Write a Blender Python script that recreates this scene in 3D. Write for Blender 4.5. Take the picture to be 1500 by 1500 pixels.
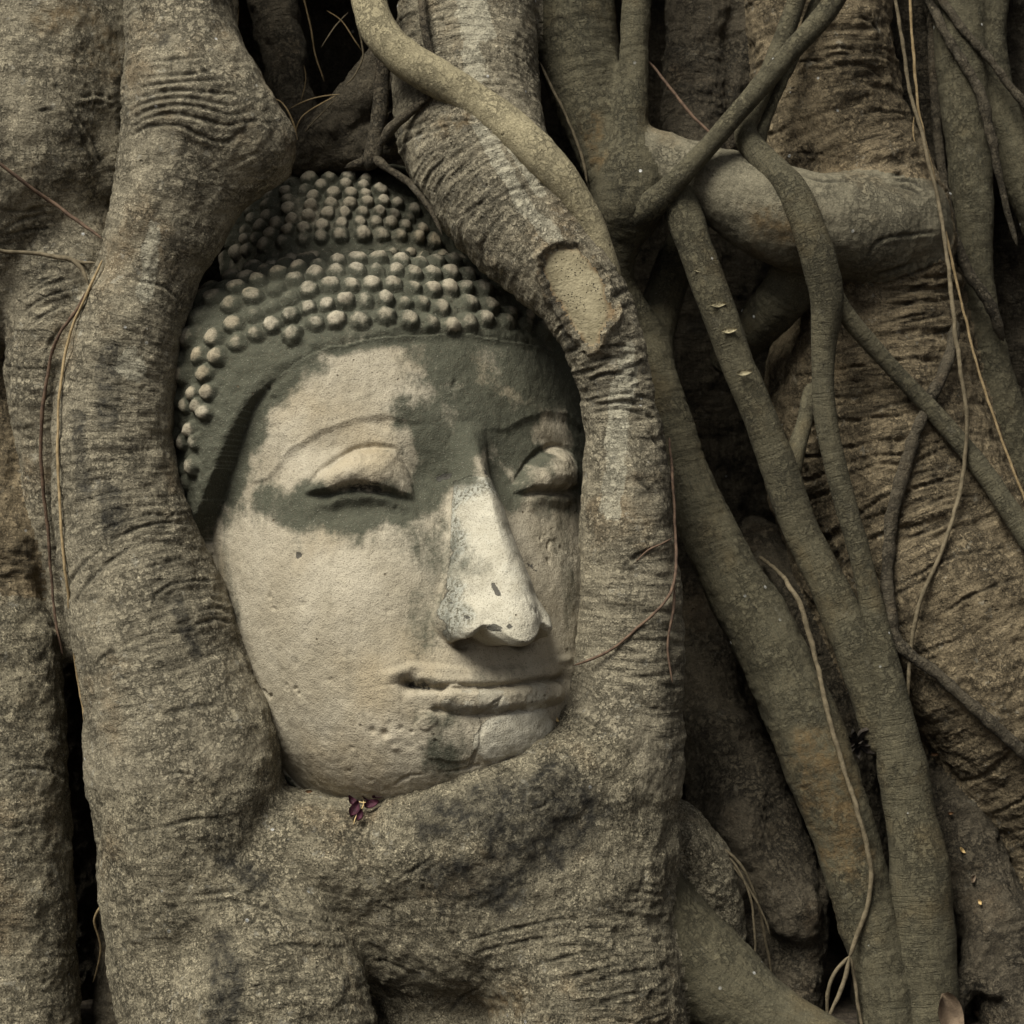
import bpy, math, random
import numpy as np
import openvdb as vdb
from mathutils import Vector

R = math.radians
C = bpy.context.scene.collection
for o in list(bpy.data.objects):
    bpy.data.objects.remove(o)
rng = np.random.default_rng(7)
random.seed(7)

# ------------------------------------------------------------------ camera, light, exposure
D = 3.2            # metres from the lens to the plane of the head
CH = 0.78          # height of the lens
cam = bpy.data.cameras.new('camera'); cam_o = bpy.data.objects.new('camera', cam); C.objects.link(cam_o)
cam_o.location = (0, -D, CH); cam_o.rotation_euler = (R(90), 0, 0)
cam.sensor_width = 36; cam.lens = 36 * D / 1.5; cam.clip_start = 0.05; cam.clip_end = 2000
cam.dof.use_dof = True; cam.dof.focus_distance = D - 0.08; cam.dof.aperture_fstop = 7.0
sc = bpy.context.scene
sc.camera = cam_o
SUN_EL, SUN_AZ = 52, 37            # degrees; azimuth measured to the viewer's left of the lens
w = bpy.data.worlds.new('World'); sc.world = w; w.use_nodes = True
nt = w.node_tree; nt.nodes.clear()
sky = nt.nodes.new('ShaderNodeTexSky'); sky.sky_type = 'NISHITA'; sky.sun_disc = False
sky.sun_elevation = R(SUN_EL); sky.sun_rotation = R(180 + SUN_AZ); sky.dust_density = 3.0; sky.air_density = 1.0
hsv = nt.nodes.new('ShaderNodeHueSaturation'); hsv.inputs['Saturation'].default_value = 0.08
bg = nt.nodes.new('ShaderNodeBackground'); bg.inputs['Strength'].default_value = 0.05
wo = nt.nodes.new('ShaderNodeOutputWorld')
nt.links.new(sky.outputs[0], hsv.inputs['Color']); nt.links.new(hsv.outputs[0], bg.inputs[0]); nt.links.new(bg.outputs[0], wo.inputs[0])
sl = bpy.data.lights.new('sun', 'SUN'); sl.energy = 3.4; sl.angle = R(30); sl.color = (1.0, 0.957, 0.835)
so = bpy.data.objects.new('sun', sl); C.objects.link(so)
dvec = Vector((-math.sin(R(SUN_AZ)) * math.cos(R(SUN_EL)), -math.cos(R(SUN_AZ)) * math.cos(R(SUN_EL)), math.sin(R(SUN_EL))))
so.rotation_euler = dvec.to_track_quat('Z', 'Y').to_euler(); so.location = (-2, -3, 4)
vs = sc.view_settings; vs.view_transform = 'Standard'; vs.look = 'None'; vs.gamma = 1; vs.exposure = 0.80

# ------------------------------------------------------------------ helpers
def P(px, py, y):
    """point at depth y (metres behind the plane of the head) seen at photo pixel px, py"""
    s = (D + y) / D
    return np.array([(px - 750) / 1000 * s, y, CH + (750 - py) / 1000 * s])

def proj(V):
    s = D / (D + V[:, 1])
    return 750 + V[:, 0] * s * 1000, 750 - (V[:, 2] - CH) * s * 1000

_perm = np.random.default_rng(3).permutation(256).astype(np.int32)
_perm = np.concatenate([_perm, _perm, _perm])
_grad = np.random.default_rng(5).normal(size=(256, 3)).astype(np.float32)
_grad /= np.linalg.norm(_grad, axis=1)[:, None]

def noise(X):
    X = np.asarray(X, np.float32)
    I = np.floor(X).astype(np.int32); F = X - I; I &= 255
    U = F * F * F * (F * (F * 6 - 15) + 10)
    res = np.zeros(len(X), np.float32)
    for dx in (0, 1):
        wx = U[:, 0] if dx else 1 - U[:, 0]
        for dy in (0, 1):
            wy = U[:, 1] if dy else 1 - U[:, 1]
            for dz in (0, 1):
                wz = U[:, 2] if dz else 1 - U[:, 2]
                h = _perm[_perm[_perm[I[:, 0] + dx] + I[:, 1] + dy] + I[:, 2] + dz]
                g = _grad[h]
                res += wx * wy * wz * (g[:, 0] * (F[:, 0] - dx) + g[:, 1] * (F[:, 1] - dy) + g[:, 2] * (F[:, 2] - dz))
    return res * 1.5

def fbm(X, oct=4):
    r = 0; a = 1.0; X = np.asarray(X, np.float32)
    for i in range(oct):
        r = r + a * noise(X + 17.3 * i); X = X * 2.03; a *= 0.5
    return r

def sstep(a, b, x):
    t = np.clip((x - a) / (b - a), 0, 1); return t * t * (3 - 2 * t)

def catmull(pts, per=6):
    pts = np.asarray(pts, float); n = len(pts); out = []
    for i in range(n - 1):
        p0 = pts[i - 1] if i else 2 * pts[0] - pts[1]
        p1, p2 = pts[i], pts[i + 1]
        p3 = pts[i + 2] if i + 2 < n else 2 * pts[-1] - pts[-2]
        for k in range(per):
            t = k / per
            out.append(0.5 * (2 * p1 + (p2 - p0) * t + (2 * p0 - 5 * p1 + 4 * p2 - p3) * t * t + (3 * p1 - p0 - 3 * p2 + p3) * t ** 3))
    out.append(pts[-1])
    return np.array(out)

def vnormals(V, Q):
    d1 = V[Q[:, 2]] - V[Q[:, 0]]; d2 = V[Q[:, 3]] - V[Q[:, 1]]
    fn = np.cross(d1, d2)
    N = np.zeros_like(V)
    for k in range(4):
        for a in range(3):
            N[:, a] += np.bincount(Q[:, k], weights=fn[:, a], minlength=len(V))
    N /= np.maximum(np.linalg.norm(N, axis=1), 1e-12)[:, None]
    return N

def build(name, V, Q, mat, parent=None, attrs=None, normals=None, base=None):
    """ONE mesh object from numpy quads; base = world position that becomes its origin"""
    me = bpy.data.meshes.new(name)
    V = np.asarray(V, np.float32)
    off = np.array(parent.location if (parent is not None and base is None) else (base if base is not None else (0, 0, 0)), np.float32)
    me.vertices.add(len(V)); me.vertices.foreach_set('co', (V - off).ravel().astype(np.float32))
    Q = np.asarray(Q, np.int32)
    me.loops.add(Q.size); me.loops.foreach_set('vertex_index', Q.ravel())
    me.polygons.add(len(Q)); me.polygons.foreach_set('loop_start', np.arange(len(Q), dtype=np.int32) * Q.shape[1])
    me.update(calc_edges=True)
    me.polygons.foreach_set('use_smooth', np.ones(len(Q), bool))
    for k, a in (attrs or {}).items():
        if a.ndim == 2:
            at = me.attributes.new(k, 'FLOAT_VECTOR', 'POINT'); at.data.foreach_set('vector', a.astype(np.float32).ravel())
        else:
            at = me.attributes.new(k, 'FLOAT', 'POINT'); at.data.foreach_set('value', a.astype(np.float32))
    if normals is not None:
        at = me.attributes.new('custom_normal', 'FLOAT_VECTOR', 'POINT')
        at.data.foreach_set('vector', np.asarray(normals, np.float32).ravel())
    me.validate()
    me.materials.append(mat)
    ob = bpy.data.objects.new(name, me); C.objects.link(ob)
    if parent is not None:
        ob.parent = parent
    elif base is not None:
        ob.location = base
    return ob

def split_build(name, V, Q, sel, mat, parent, attrs, N):
    q = Q[sel]
    idx = np.unique(q); mp = np.full(len(V), -1, np.int64); mp[idx] = np.arange(len(idx))
    return build(name, V[idx], mp[q], mat, parent, {k: a[idx] for k, a in attrs.items()}, N[idx])

def thing(name, label, cat, loc, group=None):
    o = bpy.data.objects.new(name, None); C.objects.link(o); o.location = loc; o.empty_display_size = 0.05
    return tag(o, label, cat, group)

def tag(o, label, cat, group=None):
    o['label'] = label; o['category'] = cat
    if group: o['group'] = group
    return o

# ------------------------------------------------------------------ materials
class NT:
    def __init__(s, name, rough=0.9, spec=0.2):
        s.m = bpy.data.materials.new(name); s.m.use_nodes = True; s.t = s.m.node_tree
        s.b = s.t.nodes['Principled BSDF']; s.b.inputs['Roughness'].default_value = rough
        s.b.inputs['Specular IOR Level'].default_value = spec
    def n(s, typ, **kw):
        x = s.t.nodes.new('ShaderNode' + typ)
        for k, v in kw.items(): setattr(x, k, v)
        return x
    def l(s, a, b): s.t.links.new(a, b)
    def val(s, sock, v):
        if hasattr(v, 'is_output') or isinstance(v, bpy.types.NodeSocket): s.l(v, sock)
        else: sock.default_value = v
    def math(s, op, a, b=0.0, c=0.0):
        x = s.n('Math', operation=op)
        s.val(x.inputs[0], a); s.val(x.inputs[1], b)
        if op in ('MULTIPLY_ADD',): s.val(x.inputs[2], c)
        return x.outputs[0]
    def attr(s, name, vec=False):
        x = s.n('Attribute'); x.attribute_name = name
        return x.outputs['Vector'] if vec else x.outputs['Fac']
    def noise(s, vec, scale, detail=4, rough=0.6, dist=0.0):
        x = s.n('TexNoise'); x.inputs['Scale'].default_value = scale; x.inputs['Detail'].default_value = detail
        x.inputs['Roughness'].default_value = rough; x.inputs['Distortion'].default_value = dist
        if vec is not None: s.l(vec, x.inputs['Vector'])
        return x.outputs['Fac']
    def voro(s, vec, scale, feat='F1'):
        x = s.n('TexVoronoi', feature=feat); x.inputs['Scale'].default_value = scale
        s.l(vec, x.inputs['Vector']); return x.outputs['Distance']
    def ramp(s, fac, a, b, lo=0.0, hi=1.0):
        x = s.n('MapRange', interpolation_type='SMOOTHSTEP')
        s.l(fac, x.inputs[0]); x.inputs[1].default_value = a; x.inputs[2].default_value = b
        x.inputs[3].default_value = lo; x.inputs[4].default_value = hi
        return x.outputs[0]
    def mix(s, fac, a, b):
        x = s.n('Mix', data_type='RGBA')
        s.val(x.inputs[0], fac)
        for i, v in ((6, a), (7, b)):
            if isinstance(v, tuple): x.inputs[i].default_value = (*v, 1)
            else: s.l(v, x.inputs[i])
        return x.outputs[2]
    def pos(s):
        return s.n('NewGeometry').outputs['Position']
    def scale(s, vec, xyz):
        x = s.n('VectorMath', operation='MULTIPLY'); s.l(vec, x.inputs[0]); x.inputs[1].default_value = xyz
        return x.outputs[0]
    def bump(s, h, dist, strength=1.0, prev=None):
        x = s.n('Bump'); x.inputs['Distance'].default_value = dist; x.inputs['Strength'].default_value = strength
        s.l(h, x.inputs['Height'])
        if prev is not None: s.l(prev, x.inputs['Normal'])
        return x.outputs[0]
    def done(s, col, nrm=None):
        s.l(col, s.b.inputs['Base Color'])
        if nrm is not None: s.l(nrm, s.b.inputs['Normal'])
        return s.m

def bark(name, base, dark, light, grain=1.0, rings=1.0, specks=1.0, tint=(0.16, 0.10, 0.045), lichen=0.5, pits=0.8):
    t = NT(name); p = t.pos(); rc = t.attr('rc', True)
    ring = t.ramp(t.noise(t.scale(rc, (165, 16, 1)), 1.0, 3, 0.55, 0.5), 0.37, 0.50)      # thin dark furrows across the root
    ring2 = t.ramp(t.noise(t.scale(rc, (420, 30, 1)), 1.0, 2, 0.55, 0.6), 0.36, 0.54)     # hair lines
    rstr = t.math('MULTIPLY', t.attr('ring'), rings)
    gr = t.noise(p, 360, 4, 0.75)
    big = t.noise(p, 14, 5, 0.62)
    mid = t.noise(p, 55, 4, 0.65)
    # crinkled crust: ridged noise, hollow shade put into the colour to crisp the relief
    cr = t.math('ABSOLUTE', t.math('SUBTRACT', t.noise(p, 70, 5, 0.68, 0.15), 0.5))
    crk = t.ramp(cr, 0.0, 0.055)
    crm = t.ramp(t.noise(p, 13, 3, 0.6), 0.42, 0.62, 0.15, 1.0)
    half = tuple((a + 2 * b) / 3 for a, b in zip(dark, base))
    col = t.mix(t.ramp(big, 0.34, 0.66), half, base)
    col = t.mix(t.ramp(mid, 0.42, 0.70, 0, 0.28), col, light)
    strk = t.noise(t.scale(rc, (9, 330, 1)), 1.0, 4, 0.65)
    col = t.mix(t.ramp(strk, 0.50, 0.68, 0, 0.40), col, light)
    col = t.mix(t.ramp(strk, 0.48, 0.34, 0, 0.45), col, dark)
    dots = t.ramp(t.noise(t.scale(rc, (90, 260, 1)), 1.0, 3, 0.7), 0.44, 0.34)
    col = t.mix(t.math('MULTIPLY', dots, 0.75 * specks), col, tuple(c * 0.45 for c in dark))
    col = t.mix(t.math('MULTIPLY', t.ramp(t.noise(p, 7.3, 5, 0.65), 0.54, 0.70), 0.45), col, tint)
    col = t.mix(t.math('MULTIPLY', t.ramp(t.noise(p, 10.7, 6, 0.7), 0.60, 0.70), 0.6), col, tuple(c * 0.6 for c in dark))
    # pale crusty flecks and dark grains
    fle = t.math('MULTIPLY', t.ramp(gr, 0.53, 0.63, 0, 0.85 * specks), t.ramp(t.noise(p, 30, 4, 0.7), 0.38, 0.6, 0.25, 1.0))
    col = t.mix(fle, col, tuple(min(1, c * 1.75) for c in light))
    col = t.mix(t.ramp(gr, 0.46, 0.36, 0, 0.9 * specks), col, tuple(c * 0.30 for c in dark))
    cav = t.math('MULTIPLY', t.math('SUBTRACT', 1.0, crk), t.math('MULTIPLY', crm, 0.6 * min(1.0, grain)))
    col = t.mix(cav, col, tuple(c * 0.4 for c in dark))
    pit = t.ramp(t.voro(t.scale(p, (1, 1, 1.3)), 62), 0.26, 0.12)
    pitm = t.math('MULTIPLY', pit, t.ramp(t.noise(p, 27, 4, 0.7), 0.56, 0.64))
    col = t.mix(t.math('MULTIPLY', pitm, 0.7 * pits), col, tuple(c * 0.4 for c in dark))
    li = t.ramp(t.noise(p, 38, 6, 0.75), 0.60, 0.65)
    col = t.mix(t.math('MULTIPLY', li, lichen), col, (0.36, 0.34, 0.28))
    sp = t.ramp(t.voro(p, 26), 0.085, 0.05)
    col = t.mix(t.math('MULTIPLY', sp, t.ramp(t.noise(p, 6, 2), 0.52, 0.6)), col, (0.6, 0.6, 0.58))
    furrow = t.math('MULTIPLY', t.math('SUBTRACT', 1.0, ring), rstr)
    fur2 = t.math('MULTIPLY', t.math('SUBTRACT', 1.0, ring2), t.math('MULTIPLY', rstr, 0.7))
    col = t.mix(t.math('MULTIPLY', furrow, 0.55), col, tuple(c * 0.45 for c in dark))
    col = t.mix(t.math('MULTIPLY', fur2, 0.35), col, tuple(c * 0.6 for c in dark))
    # blotches with a place of their own
    col = t.mix(t.math('MULTIPLY', t.attr('crack'), 0.7), col, tuple(c * 0.3 for c in dark))
    col = t.mix(t.math('MULTIPLY', t.attr('stain'), t.ramp(mid, 0.34, 0.58, 0.95, 0.45)), col, (0.034, 0.032, 0.027))
    col = t.mix(t.math('MULTIPLY', t.ramp(t.math('ADD', t.attr('pale'), t.math('MULTIPLY', t.math('SUBTRACT', t.noise(t.scale(rc, (38, 150, 1)), 1.0, 6, 0.72), 0.5), 2.6)), 0.52, 0.66), t.ramp(gr, 0.36, 0.52, 0.25, 0.85)), col, (0.37, 0.345, 0.265))
    col = t.mix(t.math('MULTIPLY', t.attr('rust'), t.ramp(t.noise(p, 42, 5, 0.75), 0.38, 0.66, 0.0, 0.6)), col, (0.135, 0.086, 0.036))
    h = t.math('ADD', t.math('MULTIPLY', gr, 0.8 * grain), t.math('MULTIPLY', fur2, -0.45))
    nb = t.bump(h, 0.0038)
    h2 = t.math('MULTIPLY', mid, 0.9 * grain)
    h2 = t.math('ADD', h2, t.math('MULTIPLY', t.math('MULTIPLY', crk, crm), 0.50 * grain))
    h2 = t.math('ADD', h2, t.math('MULTIPLY', pitm, -0.6 * pits))
    h2 = t.math('ADD', h2, t.math('MULTIPLY', furrow, -0.75))
    nb = t.bump(h2, 0.0085, 1.0, nb)
    return t.done(col, nb)

M_frame = bark('grey_brown_bark', (0.245, 0.215, 0.153), (0.138, 0.123, 0.090), (0.330, 0.292, 0.212), 0.8, 0.8, 0.75)
M_rough = bark('crusty_bark', (0.246, 0.216, 0.151), (0.110, 0.098, 0.070), (0.355, 0.312, 0.220), 1.35, 0.8, 1.0)
M_ring = bark('wrinkled_bark', (0.185, 0.146, 0.091), (0.095, 0.076, 0.049), (0.245, 0.195, 0.122), 0.9, 0.7, 0.7, (0.14, 0.094, 0.045), 0.35)
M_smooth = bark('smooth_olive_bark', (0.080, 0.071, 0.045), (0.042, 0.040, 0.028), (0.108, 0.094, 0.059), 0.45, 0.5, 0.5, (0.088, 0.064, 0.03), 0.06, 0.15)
M_dim = bark('dimmed_brown_bark', (0.078, 0.065, 0.045), (0.037, 0.032, 0.023), (0.104, 0.087, 0.060), 1.0, 0.7, 0.6, (0.085, 0.058, 0.032), 0.10, 0.5)  # dull brown, darkened so gap shade sits partly in the bark colour
M_tan = bark('tan_speckled_bark', (0.255, 0.222, 0.140), (0.19, 0.165, 0.106), (0.295, 0.258, 0.168), 0.4, 0.25, 0.6, (0.22, 0.185, 0.11), 0.05, 0.6)

M_elbow = bark('smooth_grey_bark', (0.150, 0.134, 0.094), (0.085, 0.078, 0.056), (0.19, 0.17, 0.12), 0.45, 0.5, 0.4, (0.12, 0.085, 0.045), 0.08, 0.4)

def wood_scar():
    t = NT('bare_wood'); p = t.pos()
    a = t.ramp(t.noise(p, 28, 6, 0.7), 0.35, 0.65)
    col = t.mix(a, (0.20, 0.172, 0.108), (0.30, 0.262, 0.172))
    sp = t.math('MULTIPLY', t.ramp(t.voro(p, 230), 0.30, 0.18), t.ramp(t.noise(p, 45, 5, 0.75), 0.46, 0.56))
    col = t.mix(t.math('MULTIPLY', sp, 0.85), col, (0.05, 0.042, 0.03))
    col = t.mix(t.math('MULTIPLY', t.attr('rim'), 0.85), col, (0.13, 0.085, 0.045))
    return t.done(col, t.bump(t.math('ADD', t.math('MULTIPLY', sp, -1.0), t.noise(p, 200, 3)), 0.002))
M_scar = wood_scar()

def stone(name):
    t = NT(name, 0.88, 0.25); p = t.pos()
    big = t.noise(p, 8, 5, 0.6); mid = t.noise(p, 45, 5, 0.65); gr = t.noise(p, 420, 3, 0.65)
    nz = t.math('SUBTRACT', t.noise(p, 34, 9, 0.78), 0.5)
    fn = t.math('SUBTRACT', t.noise(p, 160, 5, 0.75), 0.5)
    col = t.mix(t.ramp(big, 0.35, 0.68), (0.290, 0.254, 0.188), (0.378, 0.338, 0.262))
    col = t.mix(t.ramp(mid, 0.55, 0.75, 0, 0.5), col, (0.42, 0.375, 0.28))
    col = t.mix(t.ramp(t.noise(p, 3.6, 4), 0.5, 0.7, 0, 0.6), col, (0.315, 0.25, 0.155))
    run = t.noise(t.scale(p, (60, 60, 5)), 1.0, 4, 0.6)
    col = t.mix(t.ramp(run, 0.52, 0.72, 0, 0.35), col, (0.20, 0.175, 0.125))
    # repair plaster
    pa = t.attr('pale'); rim = t.attr('rim')
    pm = t.ramp(t.math('ADD', pa, t.math('MULTIPLY', t.math('ADD', nz, fn), 0.55)), 0.34, 0.62)
    pc = t.mix(t.ramp(t.noise(p, 26, 4), 0.35, 0.65), (0.36, 0.332, 0.262), (0.455, 0.425, 0.345))
    pc = t.mix(t.ramp(mid, 0.58, 0.72, 0, 0.5), pc, (0.40, 0.405, 0.35))
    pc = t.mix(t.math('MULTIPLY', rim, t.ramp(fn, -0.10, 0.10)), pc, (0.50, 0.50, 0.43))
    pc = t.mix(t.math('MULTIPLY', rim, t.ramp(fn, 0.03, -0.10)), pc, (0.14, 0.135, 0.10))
    fl = t.math('MULTIPLY', t.ramp(t.noise(p, 95, 5, 0.75), 0.64, 0.67), 0.7)
    pc = t.mix(fl, pc, (0.14, 0.135, 0.115))
    col = t.mix(pm, col, pc)
    moss = t.attr('moss')
    nz2 = t.math('ADD', t.math('ADD', nz, t.math('MULTIPLY', fn, 0.8)), t.math('MULTIPLY', t.math('SUBTRACT', run, 0.5), 0.7))
    mm = t.ramp(t.math('ADD', moss, t.math('MULTIPLY', nz2, 1.25)), 0.08, 1.02)
    mcol = t.mix(t.noise(p, 90, 5, 0.75), (0.017, 0.021, 0.014), (0.080, 0.083, 0.058))
    col = t.mix(t.math('MULTIPLY', mm, 0.95), col, mcol)
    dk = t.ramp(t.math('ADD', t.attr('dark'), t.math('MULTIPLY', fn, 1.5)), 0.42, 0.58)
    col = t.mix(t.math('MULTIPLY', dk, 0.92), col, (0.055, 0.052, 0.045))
    col = t.mix(t.ramp(gr, 0.46, 0.33, 0, 0.6), col, (0.10, 0.085, 0.06))
    col = t.mix(t.ramp(gr, 0.60, 0.72, 0, 0.35), col, (0.50, 0.46, 0.37))
    sp = t.math('MULTIPLY', t.ramp(t.voro(p, 34), 0.075, 0.045), t.ramp(t.noise(p, 11, 2), 0.48, 0.6))
    col = t.mix(t.math('MULTIPLY', sp, 0.8), col, (0.10, 0.075, 0.045))
    h = t.math('ADD', t.math('MULTIPLY', gr, 0.9), t.math('MULTIPLY', mm, -0.25))
    h = t.math('ADD', h, t.math('MULTIPLY', t.math('MULTIPLY', rim, fn), 4.0))
    nb = t.bump(h, 0.0022)
    h2 = t.math('ADD', mid, t.math('MULTIPLY', sp, -1.0))
    h2 = t.math('ADD', h2, t.math('MULTIPLY', pm, 0.45))
    h2 = t.math('ADD', h2, t.math('MULTIPLY', dk, -0.8))
    nb = t.bump(h2, 0.0035, 0.8, nb)
    return t.done(col, nb)
M_stone = stone('weathered_stone')

def plain(name, a, b, scale=60, rough=0.8, bumpd=0.001):
    t = NT(name, rough); p = t.pos(); n = t.noise(p, scale, 4)
    return t.done(t.mix(t.ramp(n, 0.35, 0.65), a, b), t.bump(t.noise(p, scale * 4, 3), bumpd))
M_vine = plain('golden_vine_skin', (0.20, 0.145, 0.075), (0.30, 0.225, 0.125), 90)
M_vine_dull = plain('dull_vine_skin', (0.085, 0.069, 0.043), (0.145, 0.118, 0.076), 90)
M_vine_red = plain('reddish_vine_skin', (0.065, 0.042, 0.030), (0.125, 0.082, 0.055), 90)
M_petal = plain('dried_purple_petal', (0.028, 0.008, 0.014), (0.065, 0.018, 0.032), 200, 0.6)
M_straw = plain('straw', (0.45, 0.32, 0.14), (0.55, 0.42, 0.22), 200)
M_leaf = plain('dry_leaf', (0.11, 0.08, 0.055), (0.17, 0.125, 0.085), 80, 0.7)
M_leaf_red = plain('rust_leaf', (0.09, 0.05, 0.026), (0.15, 0.085, 0.042), 80, 0.7)
M_blackdry = plain('blackened_husk', (0.015, 0.013, 0.011), (0.04, 0.032, 0.025), 200)
M_soil = plain('dark_soil', (0.030, 0.024, 0.018), (0.075, 0.060, 0.044), 45, 0.95, 0.01)

# ------------------------------------------------------------------ the fig tree: swept limbs fused into one surface, then cut into parts
# (px, py, depth, radius) along each limb
LIMBS = []
GRP = [0, False]
GK = {}
def fused(on):
    GRP[0] += 1; GRP[1] = on
def limb(part, mat, pts, k=0.035, ring=0.4, lab=None, amp=1.0):
    a = np.array([[*P(px, py, y), r * (D + y) / D] for px, py, y, r in pts])
    if not GRP[1]: GRP[0] += 1
    LIMBS.append(dict(grp=GRP[0], part=part, mat=mat, pts=catmull(a, 6), k=k, ring=ring, lab=lab, amp=amp))

# left frame
fused(True)
limb('frame_root', M_frame, [(255, -320, .08, .10), (262, -60, .05, .088), (266, 60, .04, .086), (270, 150, .03, .090), (258, 240, .03, .086), (235, 330, .03, .078), (214, 410, .04, .074), (184, 500, .03, .078), (168, 600, .03, .086), (170, 700, .03, .093), (188, 800, .02, .103), (218, 900, .01, .116), (244, 1000, .005, .126), (266, 1100, .005, .134)], 0.03, 0.55, 'thick grey brown root down the left of the stone head')
limb('frame_root', M_frame, [(285, 110, .02, .070), (325, 155, .01, .072), (364, 205, .01, .058), (380, 226, .02, .046)], 0.05, 0.8)
limb('frame_root', M_frame, [(368, 210, .02, .050), (330, 268, .03, .042), (280, 335, .04, .045)], 0.05, 0.3)
limb('root_base', M_rough, [(272, 1090, .01, .130), (278, 1200, .01, .140), (288, 1300, .015, .142), (300, 1400, .02, .14), (340, 1500, .0, .165), (360, 1620, -.02, .19)], 0.05, 0.3, 'broad crusty base spreading below the stone head')
limb('root_base', M_rough, [(352, 1290, .0, .10), (396, 1390, -.055, .115), (410, 1500, -.10, .138), (420, 1640, -.12, .15)], 0.03, 0.8)
# bowl under the chin
fused(True)
GK[GRP[0]] = 0.022
limb('root_base', M_rough, [(392, 1236, .01, .085), (430, 1240, .0, .085), (480, 1246, -.02, .080), (560, 1252, -.035, .082), (650, 1230, -.055, .090), (740, 1194, -.060, .092), (830, 1144, -.035, .087), (890, 1100, .0, .09)], 0.05, 0.35)
limb('root_base', M_rough, [(500, 1330, .11, .12), (620, 1325, .055, .14), (760, 1300, .01, .15), (860, 1250, .04, .13)], 0.06, 0.25)
limb('root_base', M_rough, [(880, 1150, .02, .105), (868, 1250, .01, .115), (862, 1350, .0, .125), (862, 1450, -.02, .14), (866, 1620, -.04, .16)], 0.05, 0.9)
limb('root_base', M_rough, [(640, 1360, .11, .125), (650, 1450, .115, .125), (690, 1600, .09, .15)], 0.05, 0.3)
# right frame
limb('frame_root', M_frame, [(700, -330, .26, .11), (692, -60, .22, .100), (686, 60, .19, .106), (684, 150, .15, .110), (704, 230, .10, .108), (752, 310, .06, .096), (808, 375, .03, .082), (852, 430, .01, .066), (886, 500, .0, .058), (906, 580, .0, .056), (915, 680, .0, .062), (920, 790, .0, .069), (926, 900, .0, .076), (920, 1000, .0, .084), (902, 1100, .01, .098)], 0.03, 0.75, 'curved speckled root wrapping the right of the stone head')
# far left
fused(False)
limb('trunk', M_frame, [(95, -330, .2, .15), (80, -60, .18, .135), (62, 90, .15, .140), (48, 220, .13, .128), (62, 310, .15, .10)], 0.016, 0.35, 'broad grey trunk face at the far left')
limb('trunk', M_frame, [(-40, 0, .12, .12), (-40, 250, .1, .12), (-30, 420, .14, .10)], 0.016, 0.4)
limb('trunk', M_frame, [(165, -200, .16, .05), (158, 0, .13, .048), (152, 120, .11, .044), (150, 220, .10, .036), (160, 270, .1, .026)], 0.016, 0.5)
limb('trunk', M_frame, [(118, 330, .13, .06), (92, 430, .10, .074), (80, 540, .10, .070), (78, 640, .11, .055), (84, 740, .12, .042), (96, 850, .13, .032), (106, 950, .14, .025)], 0.016, 0.6)
limb('trunk', M_ring, [(-25, 420, .2, .06), (-12, 560, .19, .05), (-6, 700, .15, .052), (5, 820, .12, .058), (8, 920, .12, .05)], 0.016, 0.7)
limb('side_root', M_rough, [(-12, 860, .15, .06), (4, 960, .10, .084), (10, 1100, .08, .090), (14, 1250, .07, .092), (18, 1400, .06, .094), (20, 1640, .04, .105)], 0.008, 0.35, 'smooth brown root at the lower left beside a black gap')
limb('side_root', M_dim, [(178, 1180, .2, .04), (195, 1300, .17, .05), (200, 1420, .15, .06), (195, 1620, .13, .07)], 0.016, 0.2)
# top middle, between and behind the frame roots
fused(True)
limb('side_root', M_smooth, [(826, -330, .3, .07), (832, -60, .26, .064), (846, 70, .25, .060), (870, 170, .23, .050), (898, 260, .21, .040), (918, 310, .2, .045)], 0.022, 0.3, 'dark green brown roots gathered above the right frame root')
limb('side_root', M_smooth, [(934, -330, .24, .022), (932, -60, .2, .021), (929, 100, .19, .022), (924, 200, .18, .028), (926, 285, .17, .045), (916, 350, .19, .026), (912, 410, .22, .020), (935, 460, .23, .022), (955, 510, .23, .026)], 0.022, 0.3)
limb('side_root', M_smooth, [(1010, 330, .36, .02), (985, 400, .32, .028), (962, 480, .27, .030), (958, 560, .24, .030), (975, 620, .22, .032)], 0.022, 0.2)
fused(False)
limb('side_root', M_smooth, [(960, 530, .22, .027), (978, 610, .20, .032), (1010, 715, .18, .038), (1066, 840, .15, .045), (1128, 950, .13, .050), (1182, 1070, .12, .053), (1226, 1190, .11, .050), (1262, 1310, .10, .046), (1292, 1420, .09, .044), (1310, 1560, .08, .05)], 0.016, 0.25, 'long olive root slanting down to the right')
limb('side_root', M_dim, [(440, 230, .26, .03), (490, 190, .25, .034), (545, 130, .25, .036), (590, 60, .28, .03)], 0.016, 0.3)
limb('side_root', M_dim, [(470, 228, .27, .03), (540, 215, .24, .03), (590, 190, .2, .03)], 0.016, 0.3)
limb('side_root', M_dim, [(385, -200, .5, .04), (400, 0, .45, .035), (425, 130, .42, .035), (440, 260, .4, .04)], 0.016, 0.2)
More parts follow.
